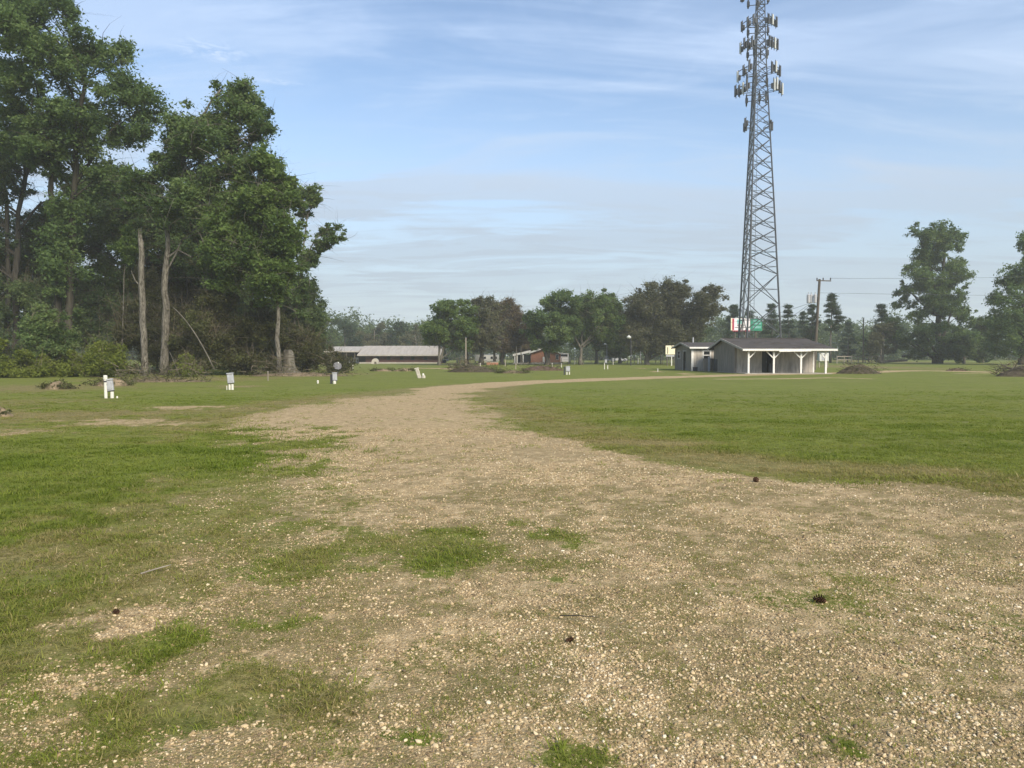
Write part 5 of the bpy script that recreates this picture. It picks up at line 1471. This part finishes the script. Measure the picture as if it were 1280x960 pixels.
def brick_house():
    Y = 141
    def X(px): return (px - CX) * mpp(Y)
    def Z(py): return EYE + (444 - py) * mpp(Y)
    o = Vector((X(680), Y, 0))
    root = thing('brick_house', 'red brick house with a white edged gable partly hidden by the dark round oak', 'house', o)
    def fin(mb, name, mat, par=root):
        mb.v = [tuple(Vector(v) - o) for v in mb.v]; return mb.build(name, mat, par)
    L, Rr, A = X(663.5), X(701), X(681.5)
    zl, zr, za = Z(440.5), Z(441.5), Z(434.6)
    fin(MB().prism([(L, Y, -0.1), (Rr, Y, -0.1), (Rr, Y, zr), (A, Y, za), (L, Y, zl)], (0, 9, 0)), 'wall', M['brick'])
    fin(MB().box(L - 0.05, Rr + 0.05, Y - 0.1, Y - 0.003, -0.1, 0.3), 'plinth', M['concrete'])
    for (xa, z0, xb, z1) in ((L - 0.35, zl - 0.08, A, za + 0.05), (A, za + 0.05, Rr + 0.35, zr - 0.08)):
        fin(MB().prism([(xa, Y - 0.5, z0), (xb, Y - 0.5, z1), (xb, Y - 0.5, z1 + 0.14), (xa, Y - 0.5, z0 + 0.14)], (0, 9.8, 0)), 'roof_slope', M['shingle'])
        fin(MB().prism([(xa, Y - 0.56, z0 - 0.16), (xb, Y - 0.56, z1 - 0.16), (xb, Y - 0.56, z1 + 0.16), (xa, Y - 0.56, z0 + 0.16)], (0, 0.05, 0)), 'barge_board', M['white'])
    # windows
    for px, a, c in ((696.5, 0.85, 1.75),):
        wd = fin(MB().box(X(px) - 0.3, X(px) + 0.3, Y - 0.06, Y - 0.003, a, c), 'window', M['white'])
        fin(MB().box(X(px) - 0.24, X(px) + 0.24, Y - 0.08, Y - 0.063, a + 0.06, c - 0.06), 'pane', M['glass'], wd)
    d = fin(MB().box(X(678.4), X(680.8), Y - 0.06, Y - 0.003, 0.15, 1.35), 'door', M['white'])
    # porch wing on the left
    xl = X(641)
    fin(MB().prism([(xl, Y + 0.6, Z(443.5)), (X(663.3), Y + 0.6, Z(438.6)), (X(663.3), Y + 0.6, Z(438.6) + 0.12), (xl, Y + 0.6, Z(443.5) + 0.12)], (0, 7, 0)), 'porch_roof', M['shingle'])
    fin(MB().prism([(xl, Y + 0.54, Z(443.5) - 0.25), (X(663.3), Y + 0.54, Z(438.6) - 0.3), (X(663.3), Y + 0.54, Z(438.6) + 0.13), (xl, Y + 0.54, Z(443.5) + 0.13)], (0, 0.05, 0)), 'porch_fascia', M['white'])
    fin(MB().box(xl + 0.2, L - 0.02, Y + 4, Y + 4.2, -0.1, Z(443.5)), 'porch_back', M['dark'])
    fin(MB().box(xl, L - 0.02, Y + 0.5, Y + 4, -0.1, 0.22), 'porch_floor', M['concrete'])
    for px in (643.6, 646.6, 654):
        fin(MB().box(X(px) - 0.1, X(px) + 0.1, Y + 0.7, Y + 0.9, 0.222, Z(443.8)), 'porch_post', M['white'])
    fin(MB().box(X(654), X(662.8), Y + 1.2, Y + 1.3, 0.222, Z(444.5)), 'dark_screen', M['glass'])
brick_house()

# ------------------------------------------------------------------ vehicles
def car(name, label, cat, px, Y, rz, body, L=4.4, H=1.45, van=False):
    root = thing(name, label, cat, ((px - CX) * mpp(Y), Y, 0), rz)
    w_ = 0.88
    if van:
        prof = [(-L / 2, 0.35), (L / 2, 0.35), (L / 2, 0.95), (L / 2 - 0.75, 1.15), (L / 2 - 1.25, H), (-L / 2 + 0.08, H)]
    else:
        prof = [(-L / 2, 0.35), (L / 2, 0.35), (L / 2, 0.72), (L / 2 - 1.15, 0.92), (L / 2 - 1.85, H), (-L / 2 + 1.0, H), (-L / 2 + 0.3, 0.98), (-L / 2, 0.9)]
    MB().prism([(x, -w_, z) for x, z in prof], (0, 2 * w_, 0)).build('body', M[body], root)
    g = MB()
    xs0, xs1 = (-L / 2 + 0.25, L / 2 - 1.45) if van else (-L / 2 + 0.95, L / 2 - 1.95)
    for s in (-1, 1):
        g.box(xs0, xs1, s * (w_ + 0.01) - 0.006, s * (w_ + 0.01) + 0.006, H * 0.68, H * 0.94)
    g.box(-L / 2 + (0.05 if van else 0.55) - 0.01, -L / 2 + (0.07 if van else 0.57), -0.7, 0.7, H * 0.68, H * 0.92)
    x1 = L / 2 - (1.0 if van else 1.5)
    g.add([(x1 + 0.27, -0.74, H * 0.68 + 0.02), (x1 + 0.27, 0.74, H * 0.68 + 0.02), (x1 - 0.18, 0.7, H * 0.95), (x1 - 0.18, -0.7, H * 0.95)], [[0, 1, 2, 3]])
    g.build('window', M['glass'], root)
    for sx in (-L / 2 + 0.8, L / 2 - 0.85):
        for s in (-1, 1):
            t = MB().lathe([(0.2, -0.1), (0.32, -0.1), (0.34, -0.06), (0.34, 0.06), (0.32, 0.1), (0.2, 0.1)], 14, Matrix.Translation((sx, s * (w_ - 0.08), 0.34)) @ Matrix.Rotation(R(90), 4, 'X')).build('wheel', M['rubber'], root)
            MB().lathe([(0.19, -0.11), (0.19, 0.11)], 10, Matrix.Translation((sx, s * (w_ - 0.08), 0.34)) @ Matrix.Rotation(R(90), 4, 'X')).build('rim', M['steel'], t)
    for s in (-1, 1):
        MB().box(L / 2 - 0.02, L / 2 + 0.02, s * 0.62 - 0.14, s * 0.62 + 0.14, 0.58, 0.7).build('headlight', M['antenna'], root)
    return root
car('parked_car', 'small white car parked under the trees right of the long building', 'car', 554.5, 158, R(185), 'car_white', 1.9 * 2.1 / 2.2 * 1.0 + 0.3, 1.3)
car('parked_van', 'white van parked right of the brick house', 'van', 706.5, 150, R(80), 'car_white', 4.6, 2.0, True)
car('parked_car', 'dark car with a pale roof parked beyond the wire fence', 'car', 762.5, 185, R(70), 'car_dark')
car('parked_car', 'pale grey car parked beyond the wire fence right of the dark one', 'car', 773, 190, R(12), 'box_grey')

def white_trailer():
    Y = 160
    def X(px): return (px - CX) * mpp(Y)
    o = Vector((X(613), Y, 0))
    root = thing('trailer_home', 'long white trailer standing behind the reddish tree trunks', 'trailer', o)
    w_ = X(624) - X(603)
    MB().cham(-w_ / 2, w_ / 2, 0, 2.4, 0.35, 1.75, 0.08).build('body', M['white'], root)
    for x in (-w_ / 2 + 0.35, 0.05, w_ / 2 - 0.9):
        wd = MB().box(x, x + 0.5, -0.03, -0.003, 0.85, 1.35).build('window', M['box_dark'], root)
        MB().box(x + 0.05, x + 0.45, -0.045, -0.033, 0.9, 1.3).build('pane', M['glass'], wd)
    for x in (-0.5, 0.4):
        MB().lathe([(0.3, -0.1), (0.3, 0.1)], 12, Matrix.Translation((x, 0.15, 0.3)) @ Matrix.Rotation(R(90), 4, 'X')).build('wheel', M['rubber'], root)
    MB().box(-w_ / 2 - 0.1, w_ / 2 + 0.1, -0.12, -0.05, 1.76, 1.86).build('roof_edge', M['box_grey'], root)
white_trailer()
def low_wall():
    Y = 128
    o = Vector(((615.5 - CX) * mpp(Y), Y, 0))
    root = thing('low_wall', 'low red brick wall with a pale top in front of the white trailer', 'wall', o)
    w_ = 14.5 * mpp(Y)
    MB().box(-w_ / 2, w_ / 2, 0, 0.22, -0.1, 0.42).build('wall', M['brick'], root)
    MB().box(-w_ / 2 - 0.9, w_ / 2 + 0.05, -0.03, 0.25, 0.423, 0.52).build('coping', M['concrete'], root)
low_wall()
def utility_trailer():
    Y = 158
    o = Vector(((597.5 - CX) * mpp(Y), Y, 0))
    root = thing('box_trailer', 'small white box trailer beside the olive brown tree trunk', 'trailer', o)
    MB().cham(-0.6, 0.6, 0, 2.2, 0.4, 1.75, 0.05).build('body', M['white'], root)
    for s in (-1, 1):
        MB().lathe([(0.28, -0.09), (0.28, 0.09)], 12, Matrix.Translation((s * 0.62, 0.8, 0.28)) @ Matrix.Rotation(R(90), 4, 'Y')).build('wheel', M['rubber'], root)
    MB().bar((0, -0.9, 0.42), (0, 0, 0.45), 0.08, 0.08).build('tow_bar', M['steel_dark'], root)
utility_trailer()
for px, lab in ((571.5, 'narrow white cabinet left of the pale utility pole'), (574.5, 'narrow white cabinet close beside the pale utility pole')):
    standing_box('cabinet', lab, 'cabinet', px, 0, 156, 0.28, 0.4, 1.15, 'white')
def tarp_heap():
    Y = 140
    o = Vector(((468.5 - CX) * mpp(Y), Y, 0))
    root = thing('covered_heap', 'pale arched cover draped over something by the dark red wall', 'cover', o)
    n = 12
    out = [(1.15 * math.cos(math.pi * k / n), 0.05 + 1.0 * math.sin(math.pi * k / n) ** 0.8) for k in range(n + 1)]
    inn = [(x * 0.40 + 0.15, z * 0.42) for x, z in out]
    MB().prism([(x * 0.55, 0, z) for x, z in out] + [(x * 0.55, 0, z - 0.02) for x, z in reversed(inn)], (0, 1.2, 0)).build('cover', M['stone'], root)
    MB().box(-0.25, 0.35, 0.3, 1.0, 0, 0.5).build('load', M['wood_pale'], root)
tarp_heap()

# ------------------------------------------------------------------ hook-up pedestals
GH = 'hook-up pedestals across the lawn'
def pedestal(label, px, py, box, tilt=0.0, posts=(), pipe=None, stub=None, group=GH, boxmat='box_grey', dark_back=None):
    """box: (x0,x1,ytop,ybot) px; posts: (x0,x1,ytop); pipe: (x,ytop,rpx)"""
    p = at(px, py); Y = p.y; k = mpp(Y)
    root = thing('hookup_pedestal', label, 'hookup pedestal', p, 0, group)
    def X(x): return (x - px) * k
    def Z(y): return (py - y) * k
    x0, x1, yt, yb = box
    Mx = Matrix.Translation((X((x0 + x1) / 2), 0, Z(yb))) @ Matrix.Rotation(tilt, 4, 'Y')
    w_, h_ = (x1 - x0) * k / 2, (yb - yt) * k
    w_ *= 0.92
    bx = MB().cham(-w_, w_, -0.07, 0.06, 0, h_ - 0.055, 0.03, Mx).build('box', M[boxmat], root)
    MB().cham(-w_ - 0.012, w_ + 0.012, -0.09, 0.07, h_ - 0.05, h_, 0.02, Mx).build('hood', M[boxmat], root)
    MB().box(-w_ * 0.8, w_ * 0.8, -0.085, -0.074, h_ * 0.12, h_ * 0.62, Mx).build('cover', M['box_grey'], bx)
    MB().box(-w_ * 0.9, w_ * 0.9, -0.065, 0.055, -0.04, -0.003, Mx).build('base_plate', M['box_dark'], root)
    for a, b_, t_ in posts:
        r = (b_ - a) * k / 2
        MB().tube([(X((a + b_) / 2), 0.01, -0.15), (X((a + b_) / 2), 0.01, Z(t_) - 0.045)], r, 10).build('post', M['pvc'], root)
    if pipe:
        x, t_, r = pipe; r *= k
        pp = MB().tube([(X(x), -0.05, -0.15), (X(x) - 0.01, -0.05, Z(t_) - 0.15)], r, 10).build('pipe', M['pvc'], root)
        MB().lathe([(r * 1.25, -0.16), (r * 1.25, -0.03), (r * 0.9, 0.0)], 10, Matrix.Translation((X(x) - 0.01, -0.05, Z(t_)))).build('pipe_cap', M['pvc'], pp)
        MB().lathe([(r * 1.1, -0.03), (r * 1.1, 0.03)], 10, Matrix.Translation((X(x) - 0.01, -0.05, Z(t_) - 0.24))).build('clamp', M['box_dark'], pp)
    if dark_back:
        a, b_, t_ = dark_back
        MB().box(X(a), X(b_), 0.02, 0.09, -0.1, Z(t_)).build('back_board', M['box_dark'], root)
    if stub:
        x, r = stub
        MB().lathe([(r * k * 0.9, -0.05), (r * k, 0.02), (r * k, r * k * 1.4), (r * k * 0.6, r * k * 2.0)], 10, Matrix.Translation((X(x), -0.1, 0))).build('cap', M['pvc'], root)
    return root
pedestal('leftmost pedestal with a tall white pipe standing at its left side', 138, 497.5, (134.6, 143, 473.3, 488), R(-7), [(138, 142.2, 488)], (133.4, 469, 1.9))
pedestal('tilted grey pedestal on two short white posts before the brown thicket', 288.5, 487, (284.6, 293.2, 466, 478.6), R(-6), [(285.6, 288.2, 479), (289, 292, 479)])
pedestal('grey pedestal with a dark board behind it below the satellite dish', 417.5, 479.6, (415.6, 421.8, 465.6, 475.4), R(-2), [(417, 420, 475.5)], None, (418.6, 1.8), dark_back=(412.6, 415.2, 468))
pedestal('lone upright pedestal on two white posts before the red mound', 710, 468.5, (706.8, 712.6, 457.6, 464), R(1), [(707.6, 709.4, 464), (711, 712.4, 464)], None, None, dark_back=(704.6, 706.6, 458.5))
pedestal('slim pedestal on white pipes in the grass left of the black lamp post', 757, 461.5, (755.6, 758.6, 449.4, 453.6), 0, [(755, 756, 453), (759, 760.2, 456)])
pedestal('farther slim pedestal just right of the slim one by the lamp post', 766.5, 455.8, (765.2, 767.4, 447.6, 452), 0, [(766, 767, 452)])

def white_post(label, px, py, top, r, cat='pipe', mat='pvc', name='white_pipe'):
    p = at(px, py); k = mpp(p.y); h = (py - top) * k
    root = thing(name, label, cat, p)
    MB().tube([(0, 0, -0.15), (0, 0, h - 0.04)], r * k, 9).build('post', M[mat], root)
    MB().lathe([(r * k * 1.2, -0.06), (r * k * 1.2, -0.01), (r * k * 0.7, 0.02)], 9, Matrix.Translation((0, 0, h))).build('cap', M[mat], root)
white_post('short white pipe stub in the lawn left of the dish pedestal', 397.3, 479.3, 475.8, 1.1)
white_post('small white pipe stub beside the foot of the leftmost pedestal', 146.5, 497.5, 495.8, 0.9)
white_post('thin white pipe at the left foot of the tilted grey pedestal', 283.6, 487, 482.5, 0.5)
white_post('thin grey stake standing alone in the lawn in front of the stump', 335, 476, 464.3, 0.65, 'stake', 'wood_pale', 'stake')
white_post('thin white stake right of the satellite dish', 441, 463.5, 455, 0.5, 'stake', 'pvc', 'stake')
white_post('white post in the grass before the olive brown tree', 600.3, 460.5, 454.2, 0.6)
white_post('pale post in the grass right of the reddish tree trunk', 631.5, 458, 449.3, 0.6, mat='wood_pale')
white_post('pale thin post before the brick house wall', 690.2, 460.4, 454, 0.5)
white_post('small pale post at the right corner of the brick house', 701.8, 459.2, 454.2, 0.5)
white_post('white post in front of the wire fence left of the forked pale tree', 718.4, 455.4, 447.6, 0.6)
white_post('white pipe on a pale slab right of the big oak trunk', 822.2, 464.8, 461, 0.5)
white_post('white topped stake near the big oak trunk', 797.5, 454.5, 448, 0.8)
white_post('pale post at the left side of the brown mound before the house', 644.6, 461.5, 454.8, 0.6, mat='wood_pale')

def dish():
    Y = 60
    c = pt(421.8, 457.6, Y); p = Vector((c.x, Y, 0))
    root = thing('satellite_dish', 'grey satellite dish on a short pole at the edge of the low thicket', 'satellite dish', p)
    MB().tube([(0, 0.1, -0.2), (0, 0.1, c.z - 0.05)], 0.04, 8).build('pole', M['steel_dark'], root)
    Mx = Matrix.Translation((0, 0, c.z)) @ Matrix.Rotation(R(25), 4, 'Z') @ Matrix.Rotation(R(62), 4, 'X')
    MB().lathe([(0.02, -0.05), (0.16, -0.04), (0.28, 0.0), (0.33, 0.05), (0.32, 0.055), (0.27, 0.015), (0.15, -0.02), (0.02, -0.03)], 18, Mx).build('dish', M['dish_grey'], root, True)
    MB().tube([Mx @ Vector((0, 0.3, 0.03)), Mx @ Vector((0, 0.12, 0.4))], 0.015, 5).build('feed_arm', M['steel_dark'], root)
    MB().cham(-0.05, 0.05, -0.05, 0.05, -0.05, 0.06, 0.02, Matrix.Translation(Mx @ Vector((0, 0.1, 0.42)))).build('receiver', M['antenna'], root)
dish()

def tipped_pedestal():
    p = at(525.5, 472.6); k = mpp(p.y)
    root = thing('tipped_pedestal', 'pale pedestal tipped to the left beside a white rounded block in the lawn', 'hookup pedestal', p, 0)
    Mx = Matrix.Translation((-0.05, 0, -0.02)) @ Matrix.Rotation(R(-17), 4, 'Y')
    MB().cham(-0.13, 0.13, -0.1, 0.1, 0, 0.74, 0.03, Mx).build('box', M['stone'], root)
    MB().box(-0.16, 0.14, -0.12, 0.12, 0.743, 0.78, Mx).build('hood', M['pvc'], root)
    MB().cham(0.1, 0.36, -0.14, 0.14, -0.02, 0.2, 0.06).build('block', M['stone'], root)
    MB().lathe([(0.07, 0.0), (0.09, 0.06), (0.05, 0.14)], 9, Matrix.Translation((0.2, 0, 0.2))).build('cap', M['pvc'], root)
tipped_pedestal()
def dark_lid():
    Y = 80
    p = Vector(((509 - CX) * mpp(Y), Y, 0))
    root = thing('open_lid', 'black open lid leaning beside a low mound left of the tipped pedestal', 'lid', p)
    MB().box(-0.16, 0.16, -0.3, 0.3, 0.05, 0.10, Matrix.Rotation(R(58), 4, 'Y')).build('lid', M['box_dark'], root)
    MB().cham(-0.3, 0.15, -0.3, 0.3, -0.1, 0.2, 0.05).build('box', M['dirt'], root)
dark_lid()

# ------------------------------------------------------------------ mounds, piles, logs
def mound(name, label, px, py, wpx, hpx, mat, seed, cat='mound', group='earth mounds on the field', sticks=0, dpt=0.6, grass=0):
    p = at(px, py); k = mpp(p.y)
    rng = np.random.default_rng(seed)
    root = thing(name, label, cat, p, 0, group)
    rx, h = wpx * k / 2, hpx * k
    n = 26
    g = np.linspace(-1.15, 1.15, n)
    U, Vv = np.meshgrid(g, g)
    q = np.hypot(U, Vv)
    off = rng.uniform(0, 50)
    z = h * np.clip(1 - q ** 1.7, -0.2, 1) * (0.72 + 0.6 * (fbm(U + off, Vv, 2.2, 4))) + 0.10 * h * (fbm(U, Vv + off, 9, 3) - 0.5)
    z = np.where(q > 1.02, -0.08, z)
    V = np.stack([U * rx, Vv * rx * dpt, z], -1).reshape(-1, 3)
    idx = np.arange(n * n).reshape(n, n)
    Q = np.stack([idx[:-1, :-1], idx[:-1, 1:], idx[1:, 1:], idx[1:, :-1]], -1).reshape(-1, 4)
    link('heap', mesh_np('heap', V, Q, M[mat], True), root)
    if sticks:
        Pf = [(Vector((rng.uniform(-0.8, 0.8) * rx, rng.uniform(-0.6, 0.3) * rx * dpt, h * rng.uniform(0.3, 0.7))), 0.5 * rx) for _ in range(8)]
        Vs, Qs = strands(rng, Pf, int(sticks * 0.55), 0.75, 0.05, 0.1, 2, 0.3)
        o = link('sticks', mesh_np('sticks', Vs, Qs, M['twig']), root)
    if grass:
        Pf = [(Vector((rng.uniform(-0.9, 0.9) * rx, rng.uniform(-0.9, 0.5) * rx * dpt, h * rng.uniform(0.1, 0.5))), 0.35 * rx) for _ in range(8)]
        Vs, Qs, T = leaves(rng, Pf, grass, 0.16, 0.4, 0.5)
        link('weeds', mesh_np('weeds', Vs, Qs, M['leaf_thicket'], fattr={'tint': T}), root)
    return root
mound('dirt_mound', 'small brown dirt mound at the far left before the green bushes', 74, 486, 42, 8.5, 'dirt', 1, grass=300)
mound('dirt_mound', 'brown dirt mound just behind the leftmost pedestal', 140, 482, 48, 9.5, 'dirt', 2, grass=250)
mound('brush_mound', 'grey brushy mound around the foot of the pale slim pole', 592, 465, 66, 8.5, 'dirt_dark', 3, sticks=700, grass=500)
mound('dirt_mound', 'reddish mound in front of the brick house', 678, 463, 56, 6.0, 'dirt_red', 4, sticks=200, grass=300)
mound('dirt_mound', 'low weedy mound between the grey brush and the reddish mound', 642, 466.5, 40, 3.6, 'dirt', 5, grass=400)
mound('dirt_mound', 'low weedy mound in the lawn left of the black open lid', 478, 464, 26, 3.0, 'dirt', 6, grass=300)
mound('dirt_mound', 'low earth heap under the black open lid', 504, 464, 26, 3.5, 'dirt', 7, grass=300)
mound('dirt_mound', 'largest dark earth mound right of the pavilion', 1073, 467, 56, 10.5, 'dirt_dark', 8, sticks=250, grass=200)
mound('dirt_mound', 'small reddish heap beside the road under the tree on the right', 1195, 463.5, 26, 3.2, 'dirt_red', 9, grass=150)
mound('brush_pile', 'grey pile of cut branches at the right edge beside the road', 1278, 470.5, 66, 12, 'dirt_dark', 10, 'brush pile', None, sticks=1400)
mound('dirt_mound', 'small earth mound at the left edge beside the gravel strip', -6, 520, 44, 12, 'dirt', 11, grass=200)
mound('leaf_litter', 'band of brown litter along the foot of the wood near the stump', 372, 470, 130, 4.5, 'dirt', 12, 'leaf litter', None, sticks=900, dpt=0.35, grass=400)
mound('leaf_litter', 'band of brown litter at the foot of the pale oak and the snag', 200, 477, 130, 3.5, 'dirt', 13, 'leaf litter', None, sticks=700, dpt=0.35, grass=500)

def big_branches():
    rng = np.random.default_rng(9)
    c = at(1262, 469)
    for i in range(9):
        a = c + Vector((rng.uniform(-1.2, 2.2), rng.uniform(-0.6, 0.4), 0.1))
        b_ = a + Vector((rng.uniform(-1.4, 1.4), rng.uniform(-0.4, 0.4), rng.uniform(0.1, 0.8)))
        m_ = a.lerp(b_, 0.5) + Vector((0, 0, 0.15))
        o = MB().tube(bez(a, m_, b_, 4), [0.09, 0.08, 0.06, 0.05, 0.03], 6).build('cut_branch', M['bark_dark' if i % 2 else 'bark_grey'], None, True)
        tag(o, 'cut grey branch lying on the brush pile at the right edge', 'branch', 'cut branches on the brush pile')
big_branches()
def log(label, a, b_, Y, r, mat='bark_grey'):
    A, B = pt(*a, Y), pt(*b_, Y); A.z = max(A.z, r * 0.7); B.z = max(B.z, r * 0.7)
    root = thing('fallen_log', label, 'log', A, 0, 'fallen logs under the right hand trees')
    MB().tube([Vector((0, 0, 0)), (B - A) * 0.5 + Vector((0, 0, 0.05)), B - A], [r, r * 0.9, r * 0.7], 9).build('trunk', M[mat], root)
    MB().tube([(B - A) * 0.6, (B - A) * 0.6 + Vector((0.5, -0.3, 0.5))], [r * 0.4, r * 0.15], 6).build('limb', M[mat], root)
log('long grey log lying below the low brown tree on the right', (1100, 452.5), (1134, 450.5), 150, 0.28)
log('short pale log behind the long grey one', (1128, 445.6), (1137, 444.4), 152, 0.25, 'bark_pale')
log('pale stick leaning on the ground left of the long grey log', (1098, 449), (1102, 453), 148, 0.10, 'bark_pale')
log('short log under the left side of the biggest right hand tree', (1152, 445), (1160, 443.5), 150, 0.25, 'bark_pale')

# ------------------------------------------------------------------ far fences
def wire_fence(name, label, A, B, n, h, mat, rails, group=None, rr=0.03):
    A, B = Vector(A), Vector(B)
    root = thing(name, label, 'fence', A, 0)
    for k in range(n + 1):
        p = (B - A) * k / n
        MB().tube([p + Vector((0, 0, -0.2)), p + Vector((0, 0, h))], 0.06, 6).build('fence_post', M[mat], root)
    for z in rails:
        MB().tube([Vector((0, 0, z)), B - A + Vector((0, 0, z))], rr, 4).build('wire', M['steel'], root)
wire_fence('wire_fence', 'wire fence with thin posts running behind the trees from the brick house', ((702 - CX) * mpp(136), 136, 0), ((846 - CX) * mpp(140), 140, 0), 16, 1.25, 'wood_pale', (0.3, 0.6, 0.9, 1.2))
def rail_fence():
    A = Vector(((1046 - CX) * mpp(150), 150, 0)); B = Vector(((1098 - CX) * mpp(158), 158, 0))
    root = thing('rail_fence', 'pale rail fence across the far field left of the biggest right hand tree', 'fence', A)
    n = 6
    for k in range(n + 1):
        p = (B - A) * k / n
        MB().box(p.x - 0.07, p.x + 0.07, p.y - 0.07, p.y + 0.07, -0.2, 1.55).build('fence_post', M['wood_pale'], root)
    for k in range(n):
        a, b_ = (B - A) * k / n, (B - A) * (k + 1) / n
        for z in (1.4, 0.75):
            MB().bar(a + Vector((0.02, -0.1, z)), b_ + Vector((-0.02, -0.1, z)), 0.05, 0.16).build('rail', M['wood_pale'], root)
rail_fence()
def white_shelter():
    Y = 100
    o = Vector(((1030 - CX) * mpp(Y), Y, 0))
    root = thing('white_cabinet', 'pale white cabinet on legs seen past the rightmost pavilion post', 'cabinet', o)
    MB().cham(-0.62, 0.62, 0, 0.7, 0.9, 1.95, 0.04).build('body', M['antenna'], root)
    MB().box(-0.3, 0.28, -0.03, -0.003, 1.0, 1.8).build('door', M['box_grey'], root)
    for x in (-0.55, 0.55):
        MB().box(x - 0.05, x + 0.05, 0.2, 0.3, -0.1, 0.897).build('leg', M['wood_pale'], root)
white_shelter()

# ------------------------------------------------------------------ small things on the near ground
def pine_cone(label, px, py, s, seed):
    rng = np.random.default_rng(seed)
    p = at(px, py); p.z = float(gz(np.array([p.x]), np.array([p.y]))[0])
    root = thing('pine_cone', label, 'pine cone', p, rng.uniform(0, 6), 'pine cones on the gravel')
    MB().lathe([(0.004, -s), (s * 0.3, -s * 0.7), (s * 0.42, -s * 0.1), (s * 0.3, s * 0.5), (0.006, s)], 8, Matrix.Translation((0, 0, s * 0.45)) @ Matrix.Rotation(R(82), 4, 'Y')).build('core', M['cone'], root)
    sc = MB()
    for k in range(46):
        f = k / 46; a = k * 2.4; r = s * (0.30 + 0.42 * math.sin(math.pi * min(1, f * 0.9 + 0.1)))
        z = -s * 0.85 + 1.7 * s * f
        d = Vector((math.cos(a), math.sin(a), 0)); t = Vector((-d.y, d.x, 0))
        Mx = Matrix.Translation((0, 0, s * 0.55)) @ Matrix.Rotation(R(82), 4, 'Y')
        b0_ = d * r * 0.4 + Vector((0, 0, z)); e = d * r * 1.25 + Vector((0, 0, z + s * 0.16))
        vs = [Mx @ v for v in (b0_ - t * s * 0.07, b0_ + t * s * 0.07, e + t * s * 0.13, e - t * s * 0.13, e + Vector((0, 0, s * 0.07)), b0_ + Vector((0, 0, s * 0.07)))]
        sc.add(vs, [[0, 1, 2, 3], [3, 2, 4], [1, 5, 4, 2], [0, 3, 4, 5]])
    sc.build('scales', M['cone'], root)
pine_cone('dark open pine cone lying alone on the gravel at the right', 1025, 754, 0.042, 1)
pine_cone('dark pine cone on the gravel near the edge of the right lawn', 945, 604, 0.045, 2)
pine_cone('worn dark pine cone on the gravel in the middle of the foreground', 712, 802, 0.024, 3)
pine_cone('small dark pine cone beside the bare gravel patch at lower left', 145, 767, 0.024, 4)
def stick(label, a, b_, r, mat='wood_pale'):
    A, B = at(*a), at(*b_)
    A.z = float(gz(np.array([A.x]), np.array([A.y]))[0]) + 0.03; B.z = float(gz(np.array([B.x]), np.array([B.y]))[0]) + 0.05
    o = MB().tube(bez(A, A.lerp(B, 0.5) + Vector((0.01, 0.012, 0.004)), B, 6), [r, r * 0.95, r, r * 0.85, r * 0.8, r * 0.7, r * 0.4], 6).build('stick', M[mat], None, True)
    tag(o, label, 'stick')
stick('pale bare stick lying in the olive grass at the left', (176, 723), (214, 714), 0.006, 'wood_pale')
stick('thin dark twig lying on the gravel right of the centre', (700, 777), (748, 783), 0.004, 'bark_dark')

# ------------------------------------------------------------------ haze
def haze():
    m = bpy.data.materials.new('haze_air'); m.use_nodes = True
    t = NT(m.node_tree)
    v = t.n('ShaderNodeVolumePrincipled', ins={'Color': (0.93, 0.97, 1.0, 1), 'Density': 0.0005, 'Anisotropy': 0.0})
    o_ = t.n('ShaderNodeOutputMaterial')
    m.node_tree.links.new(v.outputs[0], o_.inputs['Volume'])
    tag(MB().box(-1500, 1500, -450, 1400, -1.0, 78.0).build('haze', m), 'thin pale haze filling the air over the whole field', 'haze', kind='stuff')
haze()
